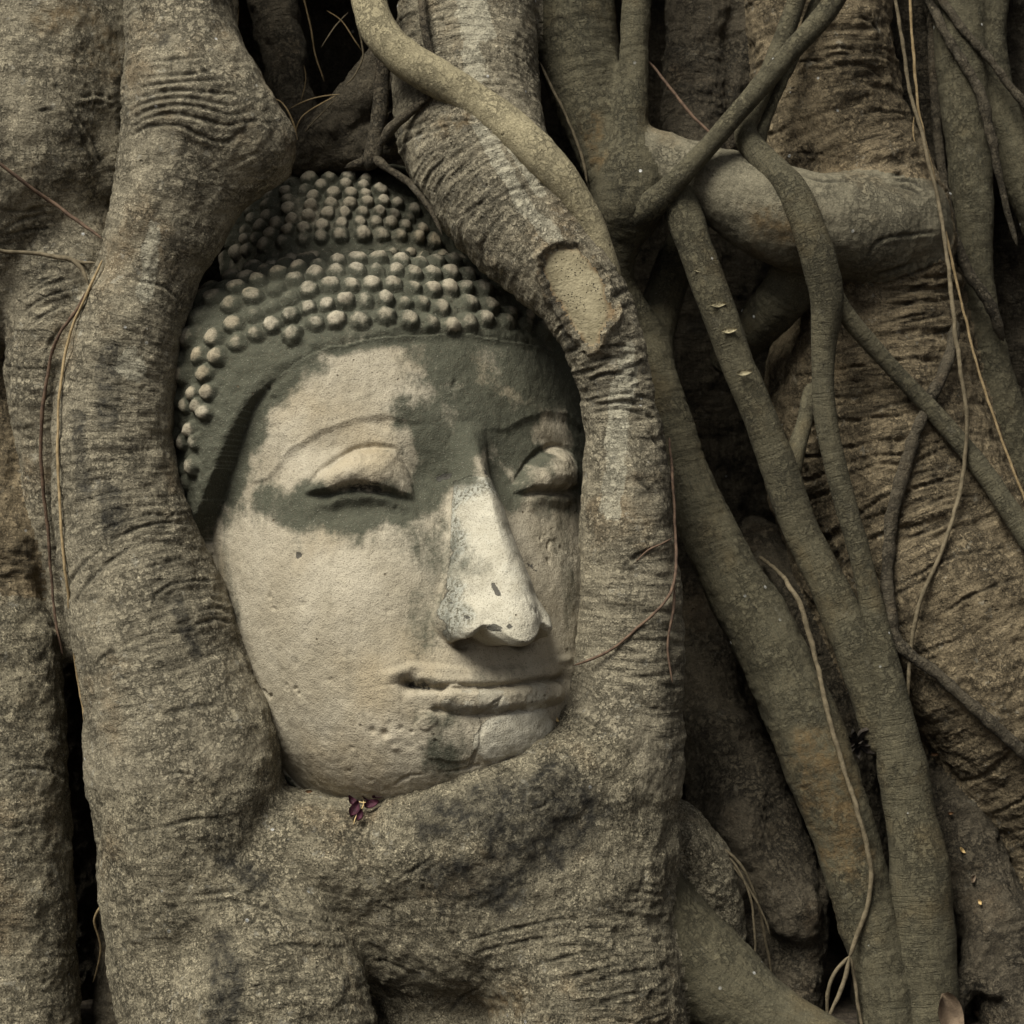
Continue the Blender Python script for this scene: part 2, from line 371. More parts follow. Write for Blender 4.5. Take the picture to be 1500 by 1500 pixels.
# right trunk and its elbow
fused(True)
limb('trunk', M_ring, [(1190, -330, .34, .12), (1196, -60, .32, .108), (1206, 80, .31, .106), (1222, 190, .30, .108), (1262, 290, .285, .118), (1292, 370, .29, .112), (1290, 470, .31, .125), (1298, 600, .31, .145), (1330, 740, .29, .155), (1400, 890, .26, .165), (1476, 1040, .25, .142), (1578, 1200, .26, .13), (1670, 1500, .26, .16)], 0.016, 1.0, 'wrinkled light brown trunk at the right with deep folds')
fused(False)
limb('trunk', M_ring, [(1262, 560, .38, .14), (1262, 680, .38, .14), (1290, 800, .38, .13), (1340, 950, .34, .12)], 0.016, 0.7)
limb('elbow_root', M_elbow, [(935, 215, .19, .035), (990, 240, .18, .042), (1050, 268, .165, .054), (1110, 300, .155, .068), (1170, 322, .155, .074), (1240, 330, .175, .080), (1300, 335, .235, .092)], 0.07, 0.12, 'smooth grey elbow joining the wrinkled trunk')
limb('elbow_root', M_smooth, [(1190, 340, .19, .05), (1165, 410, .22, .042), (1118, 470, .26, .034), (1070, 520, .32, .03)], 0.03, 0.2)
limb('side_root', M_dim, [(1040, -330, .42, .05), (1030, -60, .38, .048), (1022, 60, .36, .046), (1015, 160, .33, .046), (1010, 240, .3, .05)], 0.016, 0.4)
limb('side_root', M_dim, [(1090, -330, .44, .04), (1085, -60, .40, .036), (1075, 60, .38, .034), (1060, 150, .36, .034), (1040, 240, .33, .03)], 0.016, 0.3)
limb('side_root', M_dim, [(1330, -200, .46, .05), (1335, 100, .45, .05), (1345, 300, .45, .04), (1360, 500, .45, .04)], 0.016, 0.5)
# far right verticals
limb('side_root', M_smooth, [(1398, -330, .36, .045), (1404, -60, .34, .040), (1408, 60, .33, .039), (1414, 160, .32, .035), (1424, 300, .31, .029), (1434, 420, .31, .024), (1448, 520, .31, .026), (1472, 610, .31, .030), (1500, 700, .31, .034), (1552, 860, .3, .038), (1590, 1150, .28, .042), (1610, 1620, .24, .05)], 0.016, 0.15, 'grey green roots hanging at the far right')
limb('side_root', M_smooth, [(1450, -330, .38, .04), (1446, -60, .36, .036), (1440, 50, .35, .034), (1458, 150, .34, .032), (1486, 230, .34, .032), (1530, 330, .34, .034), (1580, 460, .34, .038), (1640, 800, .32, .042), (1680, 1620, .28, .05)], 0.016, 0.15)
limb('side_root', M_dim, [(1490, -200, .5, .05), (1495, 50, .5, .045), (1500, 300, .5, .05), (1490, 500, .5, .06), (1500, 700, .5, .06)], 0.016, 0.4)
# lower right
limb('side_root', M_dim, [(1010, 880, .40, .045), (1034, 980, .34, .050), (1062, 1075, .28, .052), (1102, 1160, .24, .052), (1140, 1235, .22, .050), (1168, 1310, .20, .046), (1172, 1400, .18, .042), (1162, 1480, .17, .046), (1160, 1640, .15, .06)], 0.016, 0.4, 'knobbly dull brown roots at the lower right')
fused(True)
limb('side_root', M_dim, [(1060, 1080, .25, .05), (1070, 1180, .24, .05), (1060, 1260, .23, .05), (1090, 1350, .2, .045), (1100, 1450, .18, .05), (1100, 1600, .15, .06)], 0.016, 0.3)
limb('side_root', M_dim, [(1096, 1170, .19, .03), (1082, 1205, .18, .036), (1094, 1245, .175, .036), (1108, 1290, .18, .028)], 0.03, 0.1)
limb('side_root', M_dim, [(1128, 1270, .17, .03), (1160, 1330, .15, .038), (1168, 1352, .15, .034)], 0.03, 0.2)
limb('side_root', M_dim, [(1034, 1010, .33, .035), (1040, 1090, .30, .038), (1044, 1160, .27, .040), (1056, 1230, .24, .038)], 0.03, 0.2)
fused(False)
limb('side_root', M_dim, [(1105, 810, .50, .05), (1148, 905, .42, .058), (1192, 1010, .36, .056), (1228, 1110, .33, .050), (1258, 1230, .32, .045), (1288, 1360, .30, .042), (1310, 1600, .2, .06)], 0.016, 0.2)
limb('side_root', M_dim, [(1335, 990, .27, .035), (1362, 1080, .25, .040), (1392, 1170, .23, .046), (1424, 1270, .20, .052), (1462, 1370, .17, .060), (1490, 1460, .15, .065), (1510, 1600, .13, .07)], 0.016, 0.35)
limb('side_root', M_dim, [(1360, 1180, .3, .04), (1390, 1300, .28, .05), (1410, 1420, .26, .055), (1430, 1600, .24, .06)], 0.016, 0.3)
limb('side_root', M_dim, [(1462, 1350, .14, .030), (1436, 1390, .12, .024), (1418, 1436, .11, .022), (1392, 1476, .10, .024), (1366, 1530, .09, .03)], 0.016, 0.1)
limb('side_root', M_dim, [(1432, 1400, .11, .018), (1448, 1440, .10, .018), (1480, 1452, .10, .022), (1500, 1500, .09, .03)], 0.016, 0.1)
limb('side_root', M_rough, [(955, 1190, .08, .044), (1000, 1232, .08, .046), (1034, 1285, .09, .044), (1052, 1340, .11, .038), (1058, 1420, .13, .04)], 0.016, 0.2)
limb('side_root', M_dim, [(1080, 1300, .14, .02), (1056, 1335, .13, .018), (1048, 1380, .14, .02)], 0.016, 0.1)
limb('side_root', M_smooth, [(915, 1300, .05, .08), (975, 1370, .04, .075), (1035, 1428, .03, .072), (1105, 1482, .01, .058), (1165, 1506, -.01, .042), (1225, 1530, -.03, .034)], 0.03, 0.12)
# the deep heart of the tree
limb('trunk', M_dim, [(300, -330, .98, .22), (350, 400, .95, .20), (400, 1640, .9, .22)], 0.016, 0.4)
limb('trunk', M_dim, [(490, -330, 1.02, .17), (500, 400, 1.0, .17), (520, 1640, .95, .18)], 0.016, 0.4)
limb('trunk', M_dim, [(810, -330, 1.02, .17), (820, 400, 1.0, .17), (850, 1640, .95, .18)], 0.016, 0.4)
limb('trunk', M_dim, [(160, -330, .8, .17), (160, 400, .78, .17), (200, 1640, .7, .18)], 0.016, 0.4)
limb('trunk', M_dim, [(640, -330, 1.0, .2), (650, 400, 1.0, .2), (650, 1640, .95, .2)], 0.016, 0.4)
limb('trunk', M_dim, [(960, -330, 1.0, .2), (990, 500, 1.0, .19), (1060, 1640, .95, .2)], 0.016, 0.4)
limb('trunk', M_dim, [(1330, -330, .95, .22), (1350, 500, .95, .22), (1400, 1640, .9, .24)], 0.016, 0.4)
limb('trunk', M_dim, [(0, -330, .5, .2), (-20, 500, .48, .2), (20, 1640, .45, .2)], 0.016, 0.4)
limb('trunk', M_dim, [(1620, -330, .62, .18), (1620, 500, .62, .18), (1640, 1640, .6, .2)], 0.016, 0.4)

OUTER = True
VX = 0.0046
LO = np.array([-1.15, -0.36, -0.12]); HI = np.array([1.2, 1.16, 1.92])
shape = np.ceil((HI - LO) / VX).astype(int)

def sdf_field():
    BIG = 0.09
    F = np.full(shape, BIG, np.float32)
    ax = [LO[i] + VX * np.arange(shape[i]) for i in range(3)]
    def box(mn, mx, lo=None, hi=None):
        lo = np.zeros(3, int) if lo is None else lo; hi = shape if hi is None else hi
        return np.clip(((mn - LO) / VX).astype(int), lo, hi), np.clip(((mx - LO) / VX).astype(int) + 2, lo, hi)
    def smin(G, loc, k):
        h = np.maximum(k - np.abs(G - loc), 0) / k
        return np.minimum(G, loc) - h * h * k * 0.25
    def ext(L):
        p = L['pts']; pad = max(L['k'], 0.02) + 0.012
        return (p[:, :3] - p[:, 3:]).min(0) - pad, (p[:, :3] + p[:, 3:]).max(0) + pad
    for gid in sorted({L['grp'] for L in LIMBS}):
        mem = [L for L in LIMBS if L['grp'] == gid]
        g0, g1 = box(np.min([ext(L)[0] for L in mem], 0), np.max([ext(L)[1] for L in mem], 0))
        if np.any(g1 <= g0): continue
        GF = np.full(g1 - g0, BIG, np.float32)
        for L in mem:
            p = L['pts']; pad = max(L['k'], 0.02) + 0.012
            i0, i1 = box(*ext(L), g0, g1)
            if np.any(i1 <= i0): continue
            loc = np.full(i1 - i0, BIG, np.float32)
            for a, b in zip(p[:-1], p[1:]):
                r = max(a[3], b[3]) + pad
                j0, j1 = box(np.minimum(a[:3], b[:3]) - r, np.maximum(a[:3], b[:3]) + r, i0, i1)
                if np.any(j1 <= j0): continue
                X = (ax[0][j0[0]:j1[0]] - a[0]).astype(np.float32)[:, None, None]
                Y = (ax[1][j0[1]:j1[1]] - a[1]).astype(np.float32)[None, :, None]
                Z = (ax[2][j0[2]:j1[2]] - a[2]).astype(np.float32)[None, None, :]
                e = (b[:3] - a[:3]); ee = float(e @ e) + 1e-12
                t = np.clip((X * float(e[0] / ee) + Y * float(e[1] / ee)) + Z * float(e[2] / ee), 0, 1)
                d = np.sqrt((X - t * float(e[0])) ** 2 + (Y - t * float(e[1])) ** 2 + (Z - t * float(e[2])) ** 2) - (float(a[3]) + t * float(b[3] - a[3]))
                sl_ = tuple(slice(j0[i] - i0[i], j1[i] - i0[i]) for i in range(3))
                np.minimum(loc[sl_], d, out=loc[sl_])
            s2 = tuple(slice(i0[i] - g0[i], i1[i] - g0[i]) for i in range(3))
            GF[s2] = smin(GF[s2], loc, L['k'])
        s3 = tuple(slice(g0[i], g1[i]) for i in range(3))
        F[s3] = smin(F[s3], GF, GK.get(gid, 0.012))
    return F

F = sdf_field()
g = vdb.FloatGrid(background=0.09)
g.copyFromArray(F)
TV, TQ = g.convertToQuads(0.0)
del F, g
TV = TV.astype(np.float64) * VX + LO
TQ = TQ.astype(np.int64)
# limbs' own coordinates at every vertex
nV = len(TV)
d1 = np.full(nV, 9.0); d2 = np.full(nV, 9.0); own = np.zeros(nV, int); rc = np.zeros((nV, 3))
for li, L in enumerate(LIMBS):
    p = L['pts']
    mn = (p[:, :3] - p[:, 3:]).min(0) - 0.05; mx = (p[:, :3] + p[:, 3:]).max(0) + 0.05
    idx = np.where(np.all((TV > mn) & (TV < mx), axis=1))[0]
    if not len(idx): continue
    X = TV[idx]; best = np.full(len(idx), 9.0); S = np.zeros(len(idx)); off = np.zeros((len(idx), 3)); rr = np.zeros(len(idx)); tan = np.zeros((len(idx), 3)); WT = np.full(len(idx), 1e-9)
    segs = []; s0 = 0.0
    for a, b in zip(p[:-1], p[1:]):
        e = b[:3] - a[:3]; ln = np.linalg.norm(e) + 1e-9
        nr = np.where(np.abs(X - (a[:3] + b[:3]) / 2).max(1) < ln + max(a[3], b[3]) + 0.05)[0]
        t = np.clip((X[nr] - a[:3]) @ e / ln ** 2, 0, 1); o = X[nr] - a[:3] - t[:, None] * e; r = a[3] + t * (b[3] - a[3])
        d = np.linalg.norm(o, axis=1) - r
        best[nr] = np.minimum(best[nr], d)
        segs.append((nr, d, s0 + t * ln, o, r, e / ln)); s0 += ln
    for nr, d, s_, o, r, tg in segs:
        w_ = np.exp(-(d - best[nr]) / 0.010)
        WT[nr] += w_; S[nr] += w_ * s_; off[nr] += w_[:, None] * o; rr[nr] += w_ * r; tan[nr] += w_[:, None] * tg
    S /= WT; off /= WT[:, None]; rr /= WT; tan /= np.maximum(np.linalg.norm(tan, axis=1), 1e-6)[:, None]
    # angle about the limb, from the viewer's side
    side = np.cross(tan, np.array([0, -1.0, 0])); side /= np.maximum(np.linalg.norm(side, axis=1), 1e-6)[:, None]
    up = np.cross(side, tan)
    th = np.arctan2((off * side).sum(1), (off * up).sum(1))
    m = best < d1[idx]
    d2[idx] = np.where(m, d1[idx], np.minimum(d2[idx], best))
    ii = idx[m]
    d1[ii] = best[m]; own[ii] = li
    rc[ii, 0] = S[m]; rc[ii, 1] = th[m] * rr[m]; rc[ii, 2] = li + 0.5
conf = sstep(0.0, 0.02, d2 - d1)
ring0 = np.array([L['ring'] for L in LIMBS])[own]
TN = vnormals(TV, TQ)
# make sure normals face outward
vol = (TV[TQ[:, 0]] * np.cross(TV[TQ[:, 2]] - TV[TQ[:, 0]], TV[TQ[:, 3]] - TV[TQ[:, 1]])).sum()
if vol < 0:
    TQ = TQ[:, ::-1].copy(); TN = -TN
# relief: swellings, lumps, folds across the limb
f1 = fbm(TV * 7, 3); f2 = fbm(TV * 26, 3); f3 = noise(TV * 90)
mod = sstep(-0.35, 0.45, noise(TV * 6 + 40))
ringa = np.clip(ring0 * (0.35 + 1.0 * mod), 0, 1.6) * conf
wv = rc[:, 0] + 0.012 * fbm(TV * 9, 2)
rn = noise(np.stack([wv * 42, rc[:, 1] * 6, rc[:, 2]], 1))
rn2 = noise(np.stack([wv * 78, rc[:, 1] * 9, rc[:, 2] + 9], 1))
rn3 = noise(np.stack([wv * 30, rc[:, 1] * 2.5, rc[:, 2] + 5], 1))
fold = np.where(ring0 > 0.9, -np.exp(-(rn3 / 0.10) ** 2) + 0.5 * rn3, -np.exp(-(rn / 0.13) ** 2) * 0.7 - np.exp(-(rn2 / 0.16) ** 2) * 0.4)
lump = np.array([1.2 if L['mat'] is M_rough else (1.4 if L['mat'] in (M_ring, M_dim) else (0.5 if L['mat'] in (M_smooth, M_elbow) else 0.85)) for L in LIMBS])[own]
disp = 0.0062 * f1 * lump ** 0.5 + 0.0036 * f2 * lump + 0.0010 * f3 * lump + (0.0042 + 0.002 * (ring0 > 0.9)) * fold * ringa
TV = TV + TN * disp[:, None]

# depth of the nearest surface in the view, used to lay thin vines ON the bark
GS = 4; GW = 1700 // GS
def depth_map(V, base=None):
    px, py = proj(V); gx = ((px + 100) / GS).astype(int); gy = ((py + 100) / GS).astype(int)
    ok = (gx >= 0) & (gx < GW) & (gy >= 0) & (gy < GW)
    Z = np.full((GW, GW), 9.0) if base is None else base
    np.minimum.at(Z, (gy[ok], gx[ok]), V[ok, 1])
    return Z
ZM = depth_map(TV)
def front(px, py, rad=1):
    gx = int((px + 100) / GS); gy = int((py + 100) / GS)
    w_ = ZM[max(0, gy - rad):gy + rad + 1, max(0, gx - rad):gx + rad + 1]
    w_ = w_[w_ < 5]
    return float(np.median(w_)) if w_.size else 0.3

def blobs(V, lst):
    """soft blotch 0..1 round polylines laid on the surface: [(pixels..., radius)]"""
    out = np.zeros(len(V)); nz = fbm(V * 22, 4)
    for pts, rad in lst:
        q = np.array([P(x, y, front(x, y)) for x, y in pts])
        if len(q) == 1: q = np.vstack([q, q + 1e-4])
        mn = q.min(0) - rad * 2.2; mx = q.max(0) + rad * 2.2
        idx = np.where(np.all((V > mn) & (V < mx), axis=1))[0]
        X = V[idx]; best = np.full(len(idx), 9.0)
        for a, b in zip(q[:-1], q[1:]):
            e = b - a; t = np.clip((X - a) @ e / (e @ e + 1e-12), 0, 1)
            best = np.minimum(best, np.linalg.norm(X - a - t[:, None] * e, axis=1))
        v = sstep(1.35, 0.55, best / rad + 0.55 * nz[idx])
        out[idx] = np.maximum(out[idx], v)
    return out

stain = blobs(TV, [([(640, 1200), (740, 1180), (810, 1150)], .040), ([(680, 1245), (760, 1240), (840, 1200)], .055), ([(650, 1295), (740, 1300)], .04),
                   ([(160, 520), (158, 610)], .018), ([(160, 720), (163, 770)], .016), ([(240, 60)], .012), ([(330, 1260), (380, 1290)], .016), ([(320, 1390), (330, 1480)], .03),
                   ([(800, 400), (830, 480), (838, 510)], .010), ([(255, 880), (290, 960)], .012), ([(1000, 330), (1020, 480)], .02), ([(115, 620), (120, 720)], .014)])
pale = blobs(TV, [([(685, 0), (690, 60), (700, 110)], 0.0162), ([(705, 0), (712, 50)], 0.0108), ([(700, 180), (725, 230), (750, 270), (775, 310), (810, 350)], 0.0149), ([(735, 190), (765, 240), (790, 280)], 0.0095),
                  ([(922, 510), (905, 600), (905, 680), (890, 740)], 0.0162), ([(905, 620), (912, 700), (900, 750)], 0.0121), ([(195, 535)], 0.0216), ([(930, 540), (918, 600)], 0.0081), ([(215, 430), (225, 330)], 0.0135)])
rust = blobs(TV, [([(150, 40), (165, 110)], .02), ([(60, 30), (130, 20)], .02), ([(120, 80), (170, 60)], .02), ([(865, 180), (875, 230)], .02), ([(1120, 330), (1180, 350)], .025), ([(900, 460)], .012), ([(700, 170), (640, 190)], .014), ([(715, 1470), (760, 1460)], .03), ([(1195, 1120), (1240, 1260)], .045)])
# bare wood scar on the right frame root
sc_pts = np.array([P(x, y, front(x, y)) for x, y in [(826, 392), (848, 422), (864, 456), (866, 492)]])
bd = np.full(nV, 9.0)
for a, b, ra, rb in zip(sc_pts[:-1], sc_pts[1:], (.034, .040, .036), (.040, .036, .014)):
    e = b - a; t = np.clip((TV - a) @ e / (e @ e), 0, 1)
    bd = np.minimum(bd, np.linalg.norm(TV - a - t[:, None] * e, axis=1) - (ra + t * (rb - ra)))
bd += 0.009 * fbm(TV * 24, 5)
fr_id = [i for i, L in enumerate(LIMBS) if L['lab'] and L['lab'].startswith('curved speckled')][0]
scar = (bd < 0) & (own == fr_id)
onfr = (own == fr_id)
TV = TV - TN * (disp * sstep(0.0, -0.006, bd) * onfr)[:, None]
TV = TV + TN * ((-0.005 * sstep(0.002, -0.002, bd) + 0.009 * np.exp(-((bd - 0.006) / 0.006) ** 2) * (0.6 + 0.8 * f2)) * onfr)[:, None]
rim = np.exp(-((bd + 0.001) / 0.004) ** 2) * onfr
rust = np.maximum(rust, np.exp(-((bd - 0.006) / 0.006) ** 2) * onfr * sstep(-0.1, 0.3, f2))
TN = vnormals(TV, TQ)
# finer mesh on the bark that faces out, with cracks and small wrinkles carved into it
fr_v = (TN[:, 1] < 0.25) & (TV[:, 1] < 0.36) & (TV[:, 0] > -0.9) & (TV[:, 0] < 0.95) & (TV[:, 2] > -0.05) & (TV[:, 2] < 1.68)
fr_q = fr_v[TQ].any(1)
FQ = TQ[fr_q]
E = np.concatenate([FQ[:, [0, 1]], FQ[:, [1, 2]], FQ[:, [2, 3]], FQ[:, [3, 0]]]); E.sort(axis=1)
key = E[:, 0] * np.int64(len(TV)) + E[:, 1]
uk, inv, cnt = np.unique(key, return_inverse=True, return_counts=True)
ea, eb = uk // len(TV), uk % len(TV)
def phong(idx):
    p = TV[idx].mean(1); q_ = 0
    for k in range(idx.shape[1]):
        v, n_ = TV[idx[:, k]], TN[idx[:, k]]
        q_ = q_ + p - ((p - v) * n_).sum(1)[:, None] * n_
    return p * 0.3 + 0.7 * q_ / idx.shape[1]
pe_ = np.stack([ea, eb], 1); n0 = len(TV); n1 = n0 + len(uk)
EV = phong(pe_); bd_e = cnt < 2; EV[bd_e] = TV[pe_[bd_e]].mean(1)
CV = phong(FQ)
e4 = inv.reshape(4, -1).T + n0; cidx = n1 + np.arange(len(FQ))
NQ = np.concatenate([np.stack([FQ[:, 0], e4[:, 0], cidx, e4[:, 3]], 1), np.stack([FQ[:, 1], e4[:, 1], cidx, e4[:, 0]], 1),
                     np.stack([FQ[:, 2], e4[:, 2], cidx, e4[:, 1]], 1), np.stack([FQ[:, 3], e4[:, 3], cidx, e4[:, 2]], 1)])
fo0 = own[TQ[:, 0]]
fo = np.concatenate([fo0[~fr_q], np.tile(fo0[fr_q], 4)])
inner = fr_v & ~np.isin(np.arange(n0), np.unique(TQ[~fr_q]))
def up(a): return np.concatenate([a, a[pe_].mean(1), a[FQ].mean(1)])
rc = np.concatenate([rc, np.where((np.abs(rc[ea] - rc[eb]).max(1) > 0.03)[:, None], rc[ea], rc[pe_].mean(1)), rc[FQ[:, 0]]])
ringa, stain, pale, rust, rim, lump, conf = [up(np.asarray(a, float)) for a in (ringa, stain, pale, rust, rim, lump, conf)]
own = np.concatenate([own, own[ea], own[FQ[:, 0]]])
scar_v = scar.copy(); scar = np.concatenate([scar, scar[ea] & scar[eb], scar[FQ].all(1)])
fmask = up(inner.astype(float)); fmask[n0:n1][bd_e] = 0; fmask = sstep(0.0, 1.0, fmask)
TV = np.concatenate([TV, EV, CV]); TQ = np.concatenate([TQ[~fr_q], NQ])
TN = vnormals(TV, TQ)
ZM = depth_map(TV)
def cr(ox, oy, sc_, *lines): return [[(ox + x / sc_, oy + y / sc_) for x, y in l] for l in lines]
CR = []
CR += cr(0, 366, 2.043, [(415, 95), (490, 110), (545, 160)], [(455, 1070), (470, 1030), (520, 1000), (580, 990), (640, 992)], [(430, 955), (500, 935), (560, 925)], [(225, 1060), (260, 1000), (320, 940), (390, 890)], [(200, 1010), (240, 950), (300, 900)],
         [(280, 1250), (320, 1210), (380, 1200)], [(490, 1400), (540, 1380), (600, 1370), (660, 1362)], [(600, 1080), (650, 1070), (690, 1090)], [(590, 1120), (650, 1105), (700, 1120)], [(330, 870), (420, 830), (500, 815), (570, 825)], [(300, 845), (400, 800), (560, 790)])
CR += cr(0, 0, 1, [(193, 186), (216, 173), (253, 166), (286, 172), (333, 184), (366, 177), (393, 180)], [(193, 175), (220, 160), (260, 153), (300, 158), (340, 168), (375, 160)], [(190, 163), (215, 150), (255, 143), (300, 147), (340, 155), (365, 148)],
         [(188, 150), (220, 138), (260, 132), (310, 136), (355, 138)], [(195, 197), (220, 185), (262, 184), (290, 197), (320, 208), (345, 205)], [(187, 120), (230, 112), (280, 108), (320, 100)], [(188, 134), (240, 122), (300, 118), (340, 116)], [(190, 95), (240, 88), (300, 84)])
CR += cr(0, 1025, 1.4218, [(340, 160), (375, 152), (410, 160)], [(340, 30), (400, 15), (460, 12)], [(275, 275), (340, 265), (400, 250), (470, 245)], [(515, 545), (545, 520), (600, 510), (660, 515), (720, 515)], [(410, 410), (480, 400), (550, 410), (600, 440), (660, 455), (700, 470)], [(420, 425), (500, 420), (570, 440), (640, 465), (690, 490)],
         [(610, 170), (625, 210), (615, 250), (640, 290)], [(640, 180), (650, 220), (645, 260)], [(980, 500), (1060, 480), (1150, 460), (1200, 455)], [(990, 530), (1080, 505), (1180, 490)], [(1100, 560), (1200, 530), (1290, 520)], [(1200, 600), (1300, 570), (1380, 560)], [(1230, 640), (1330, 610), (1430, 610)], [(1130, 590), (1220, 570), (1310, 545)],
         [(1010, 165), (1050, 148), (1085, 152)], [(880, 400), (890, 360), (930, 330)], [(820, 380), (870, 350), (900, 330)], [(760, 560), (800, 545), (840, 560)], [(1090, 215), (1100, 190), (1130, 190), (1140, 215), (1110, 230)], [(930, 660), (960, 620), (1000, 600)], [(1160, 40), (1200, 35), (1240, 50), (1270, 70)], [(440, 640), (520, 600), (560, 590)], [(540, 640), (545, 670)])
CR += cr(780, 400, 3, [(200, 440), (260, 430), (320, 400)], [(210, 490), (260, 470), (330, 440), (430, 450), (510, 470)], [(230, 350), (300, 330), (380, 320), (470, 330)], [(240, 560), (330, 540), (420, 530), (530, 560)], [(250, 620), (350, 600), (450, 610), (560, 650)], [(245, 590), (340, 570), (440, 570), (540, 600)], [(400, 1290), (470, 1240), (560, 1200)], [(230, 400), (330, 375), (480, 385)], [(500, 700), (540, 740), (570, 790)], [(450, 900), (500, 940), (540, 990)])
CR += cr(400, 0, 2.727, [(440, 640), (480, 560), (560, 510), (660, 480), (760, 480), (830, 490)], [(800, 860), (880, 800), (960, 760), (1060, 740), (1150, 740), (1190, 770)], [(560, 720), (600, 640), (650, 600)], [(740, 780), (780, 730), (830, 690)], [(450, 600), (500, 540), (560, 500), (640, 470)], [(690, 850), (720, 770), (760, 720)], [(600, 770), (620, 700), (680, 640)], [(470, 640), (520, 570), (600, 530), (700, 505)], [(640, 800), (660, 740), (700, 680)], [(720, 880), (800, 830), (860, 790)])
CR += cr(0, 0, 3, [(0, 920), (100, 930), (180, 910)], [(350, 520), (400, 600), (440, 700), (470, 770)], [(240, 380), (310, 480), (370, 620), (420, 740)], [(350, 430), (450, 420), (540, 440)], [(340, 470), (450, 455), (550, 480)], [(30, 1000), (110, 960), (200, 940)], [(10, 1040), (140, 1010), (250, 1000)], [(160, 490), (240, 480)])
CR += cr(0, 400, 3.333, [(90, 150), (180, 80), (280, 40), (380, 20)], [(100, 200), (200, 130), (300, 90), (380, 70)], [(140, 260), (220, 200), (330, 150)], [(200, 430), (240, 350), (300, 270)], [(210, 640), (240, 600), (290, 580)], [(200, 740), (240, 710)], [(95, 110), (200, 40), (280, 10)])
CR += cr(0, 1050, 3.333, [(0, 310), (70, 260), (160, 250), (260, 270), (330, 310)])
CR += cr(900, 0, 2.5, [(590, 570), (680, 560), (780, 570), (850, 580)], [(890, 520), (950, 500), (1000, 490)], [(920, 950), (950, 900), (1000, 870), (1080, 860), (1180, 850)], [(960, 1050), (1050, 1020), (1130, 990), (1210, 960)], [(1000, 1090), (1100, 1060), (1220, 1010)], [(960, 1150), (1080, 1110), (1220, 1080)], [(640, 230), (720, 220), (790, 230)], [(660, 205), (750, 200)], [(900, 60), (950, 90), (985, 130)], [(960, 1190), (1080, 1160), (1220, 1140)], [(940, 1010), (1020, 990), (1100, 960)], [(1010, 680), (1080, 690), (1140, 720)], [(1030, 660), (1090, 665), (1150, 700)], [(1010, 640), (1060, 640)], [(940, 250), (990, 290), (1010, 340)], [(690, 640), (760, 660), (860, 660)])
CR += cr(900, 450, 2.5, [(980, 800), (1100, 740), (1200, 700), (1300, 690), (1390, 700)], [(1100, 990), (1200, 930), (1350, 890), (1490, 880)], [(1210, 1120), (1300, 1060), (1420, 1010), (1500, 990)], [(800, 380), (900, 390), (1010, 360), (1120, 340)], [(1130, 260), (1260, 225)], [(790, 180), (860, 150), (920, 130)], [(1060, 850), (1150, 820), (1250, 770)], [(1080, 620), (1150, 600), (1230, 580)], [(1090, 660), (1190, 640), (1260, 640)], [(1010, 480), (1020, 540), (1050, 560)], [(1050, 60), (1150, 40), (1230, 20)], [(1040, 120), (1150, 100), (1240, 80)], [(1030, 1060), (1090, 1020), (1150, 1000)])
crack = np.zeros(len(TV)); lipv = np.zeros(len(TV)); wig = 0.0022 * fbm(TV * 70, 3)
for ln_ in CR:
    q = np.array([P(x, y, front(x, y)) for x, y in ln_]); q = catmull(q, 4)
    mn = q.min(0) - 0.016; mx = q.max(0) + 0.016; mn[1] -= 0.03; mx[1] += 0.03
    idx = np.where(np.all((TV > mn) & (TV < mx), axis=1))[0]
    if not len(idx): continue
    X = TV[idx]; best = np.full(len(idx), 9.0); bz = np.zeros(len(idx)); tpar = np.zeros(len(idx))
    for si, (a, b) in enumerate(zip(q[:-1], q[1:])):
        e = b - a; t = np.clip((X - a) @ e / (e @ e + 1e-12), 0, 1); o = X - a - t[:, None] * e
        o[:, 1] *= 0.06
        d = np.linalg.norm(o, axis=1); m = d < best
        best[m] = d[m]; bz[m] = o[m, 2]; tpar[m] = (si + t[m]) / (len(q) - 1)
    fade = np.sin(np.pi * np.clip(tpar * 0.9 + 0.05, 0, 1)) ** 0.5
    d = np.abs(best + wig[idx])
    crack[idx] = np.maximum(crack[idx], np.exp(-(d / 0.0025) ** 2) * fade)
    lipv[idx] = np.maximum(lipv[idx], np.exp(-((best - 0.0055) / 0.004) ** 2) * fade * (0.4 + 0.6 * (bz < 0)))
w2 = rc[:, 0] + 0.006 * fbm(TV * 14, 2)
fine = -np.exp(-(noise(np.stack([w2 * 110, rc[:, 1] * 9, rc[:, 2] + 3], 1)) / 0.14) ** 2) * ringa
crust = np.abs(noise(TV * 75)) + 0.5 * np.abs(noise(TV * 160 + 7))
pm_ = sstep(-0.25, 0.35, noise(TV * 11 + 3))
TV = TV + TN * ((-0.0028 * crack + 0.0012 * lipv + 0.0013 * fine + 0.0016 * (crust - 0.35) * lump * pm_) * fmask * (1 - scar))[:, None]
ZM = depth_map(TV)
TN = vnormals(TV, TQ)
att = dict(crack=crack, rc=rc, ring=ringa, stain=stain, pale=pale, rust=rust)

tree = thing('banyan_tree', 'huge strangler fig whose thick grey brown roots wrap the stone head', 'tree', P(750, 1500, 0.35) * np.array([1, 1, 0]))
for part, lab in (('frame_root', None), ('root_base', None), ('trunk', None), ('side_root', None), ('elbow_root', None)):
    pass
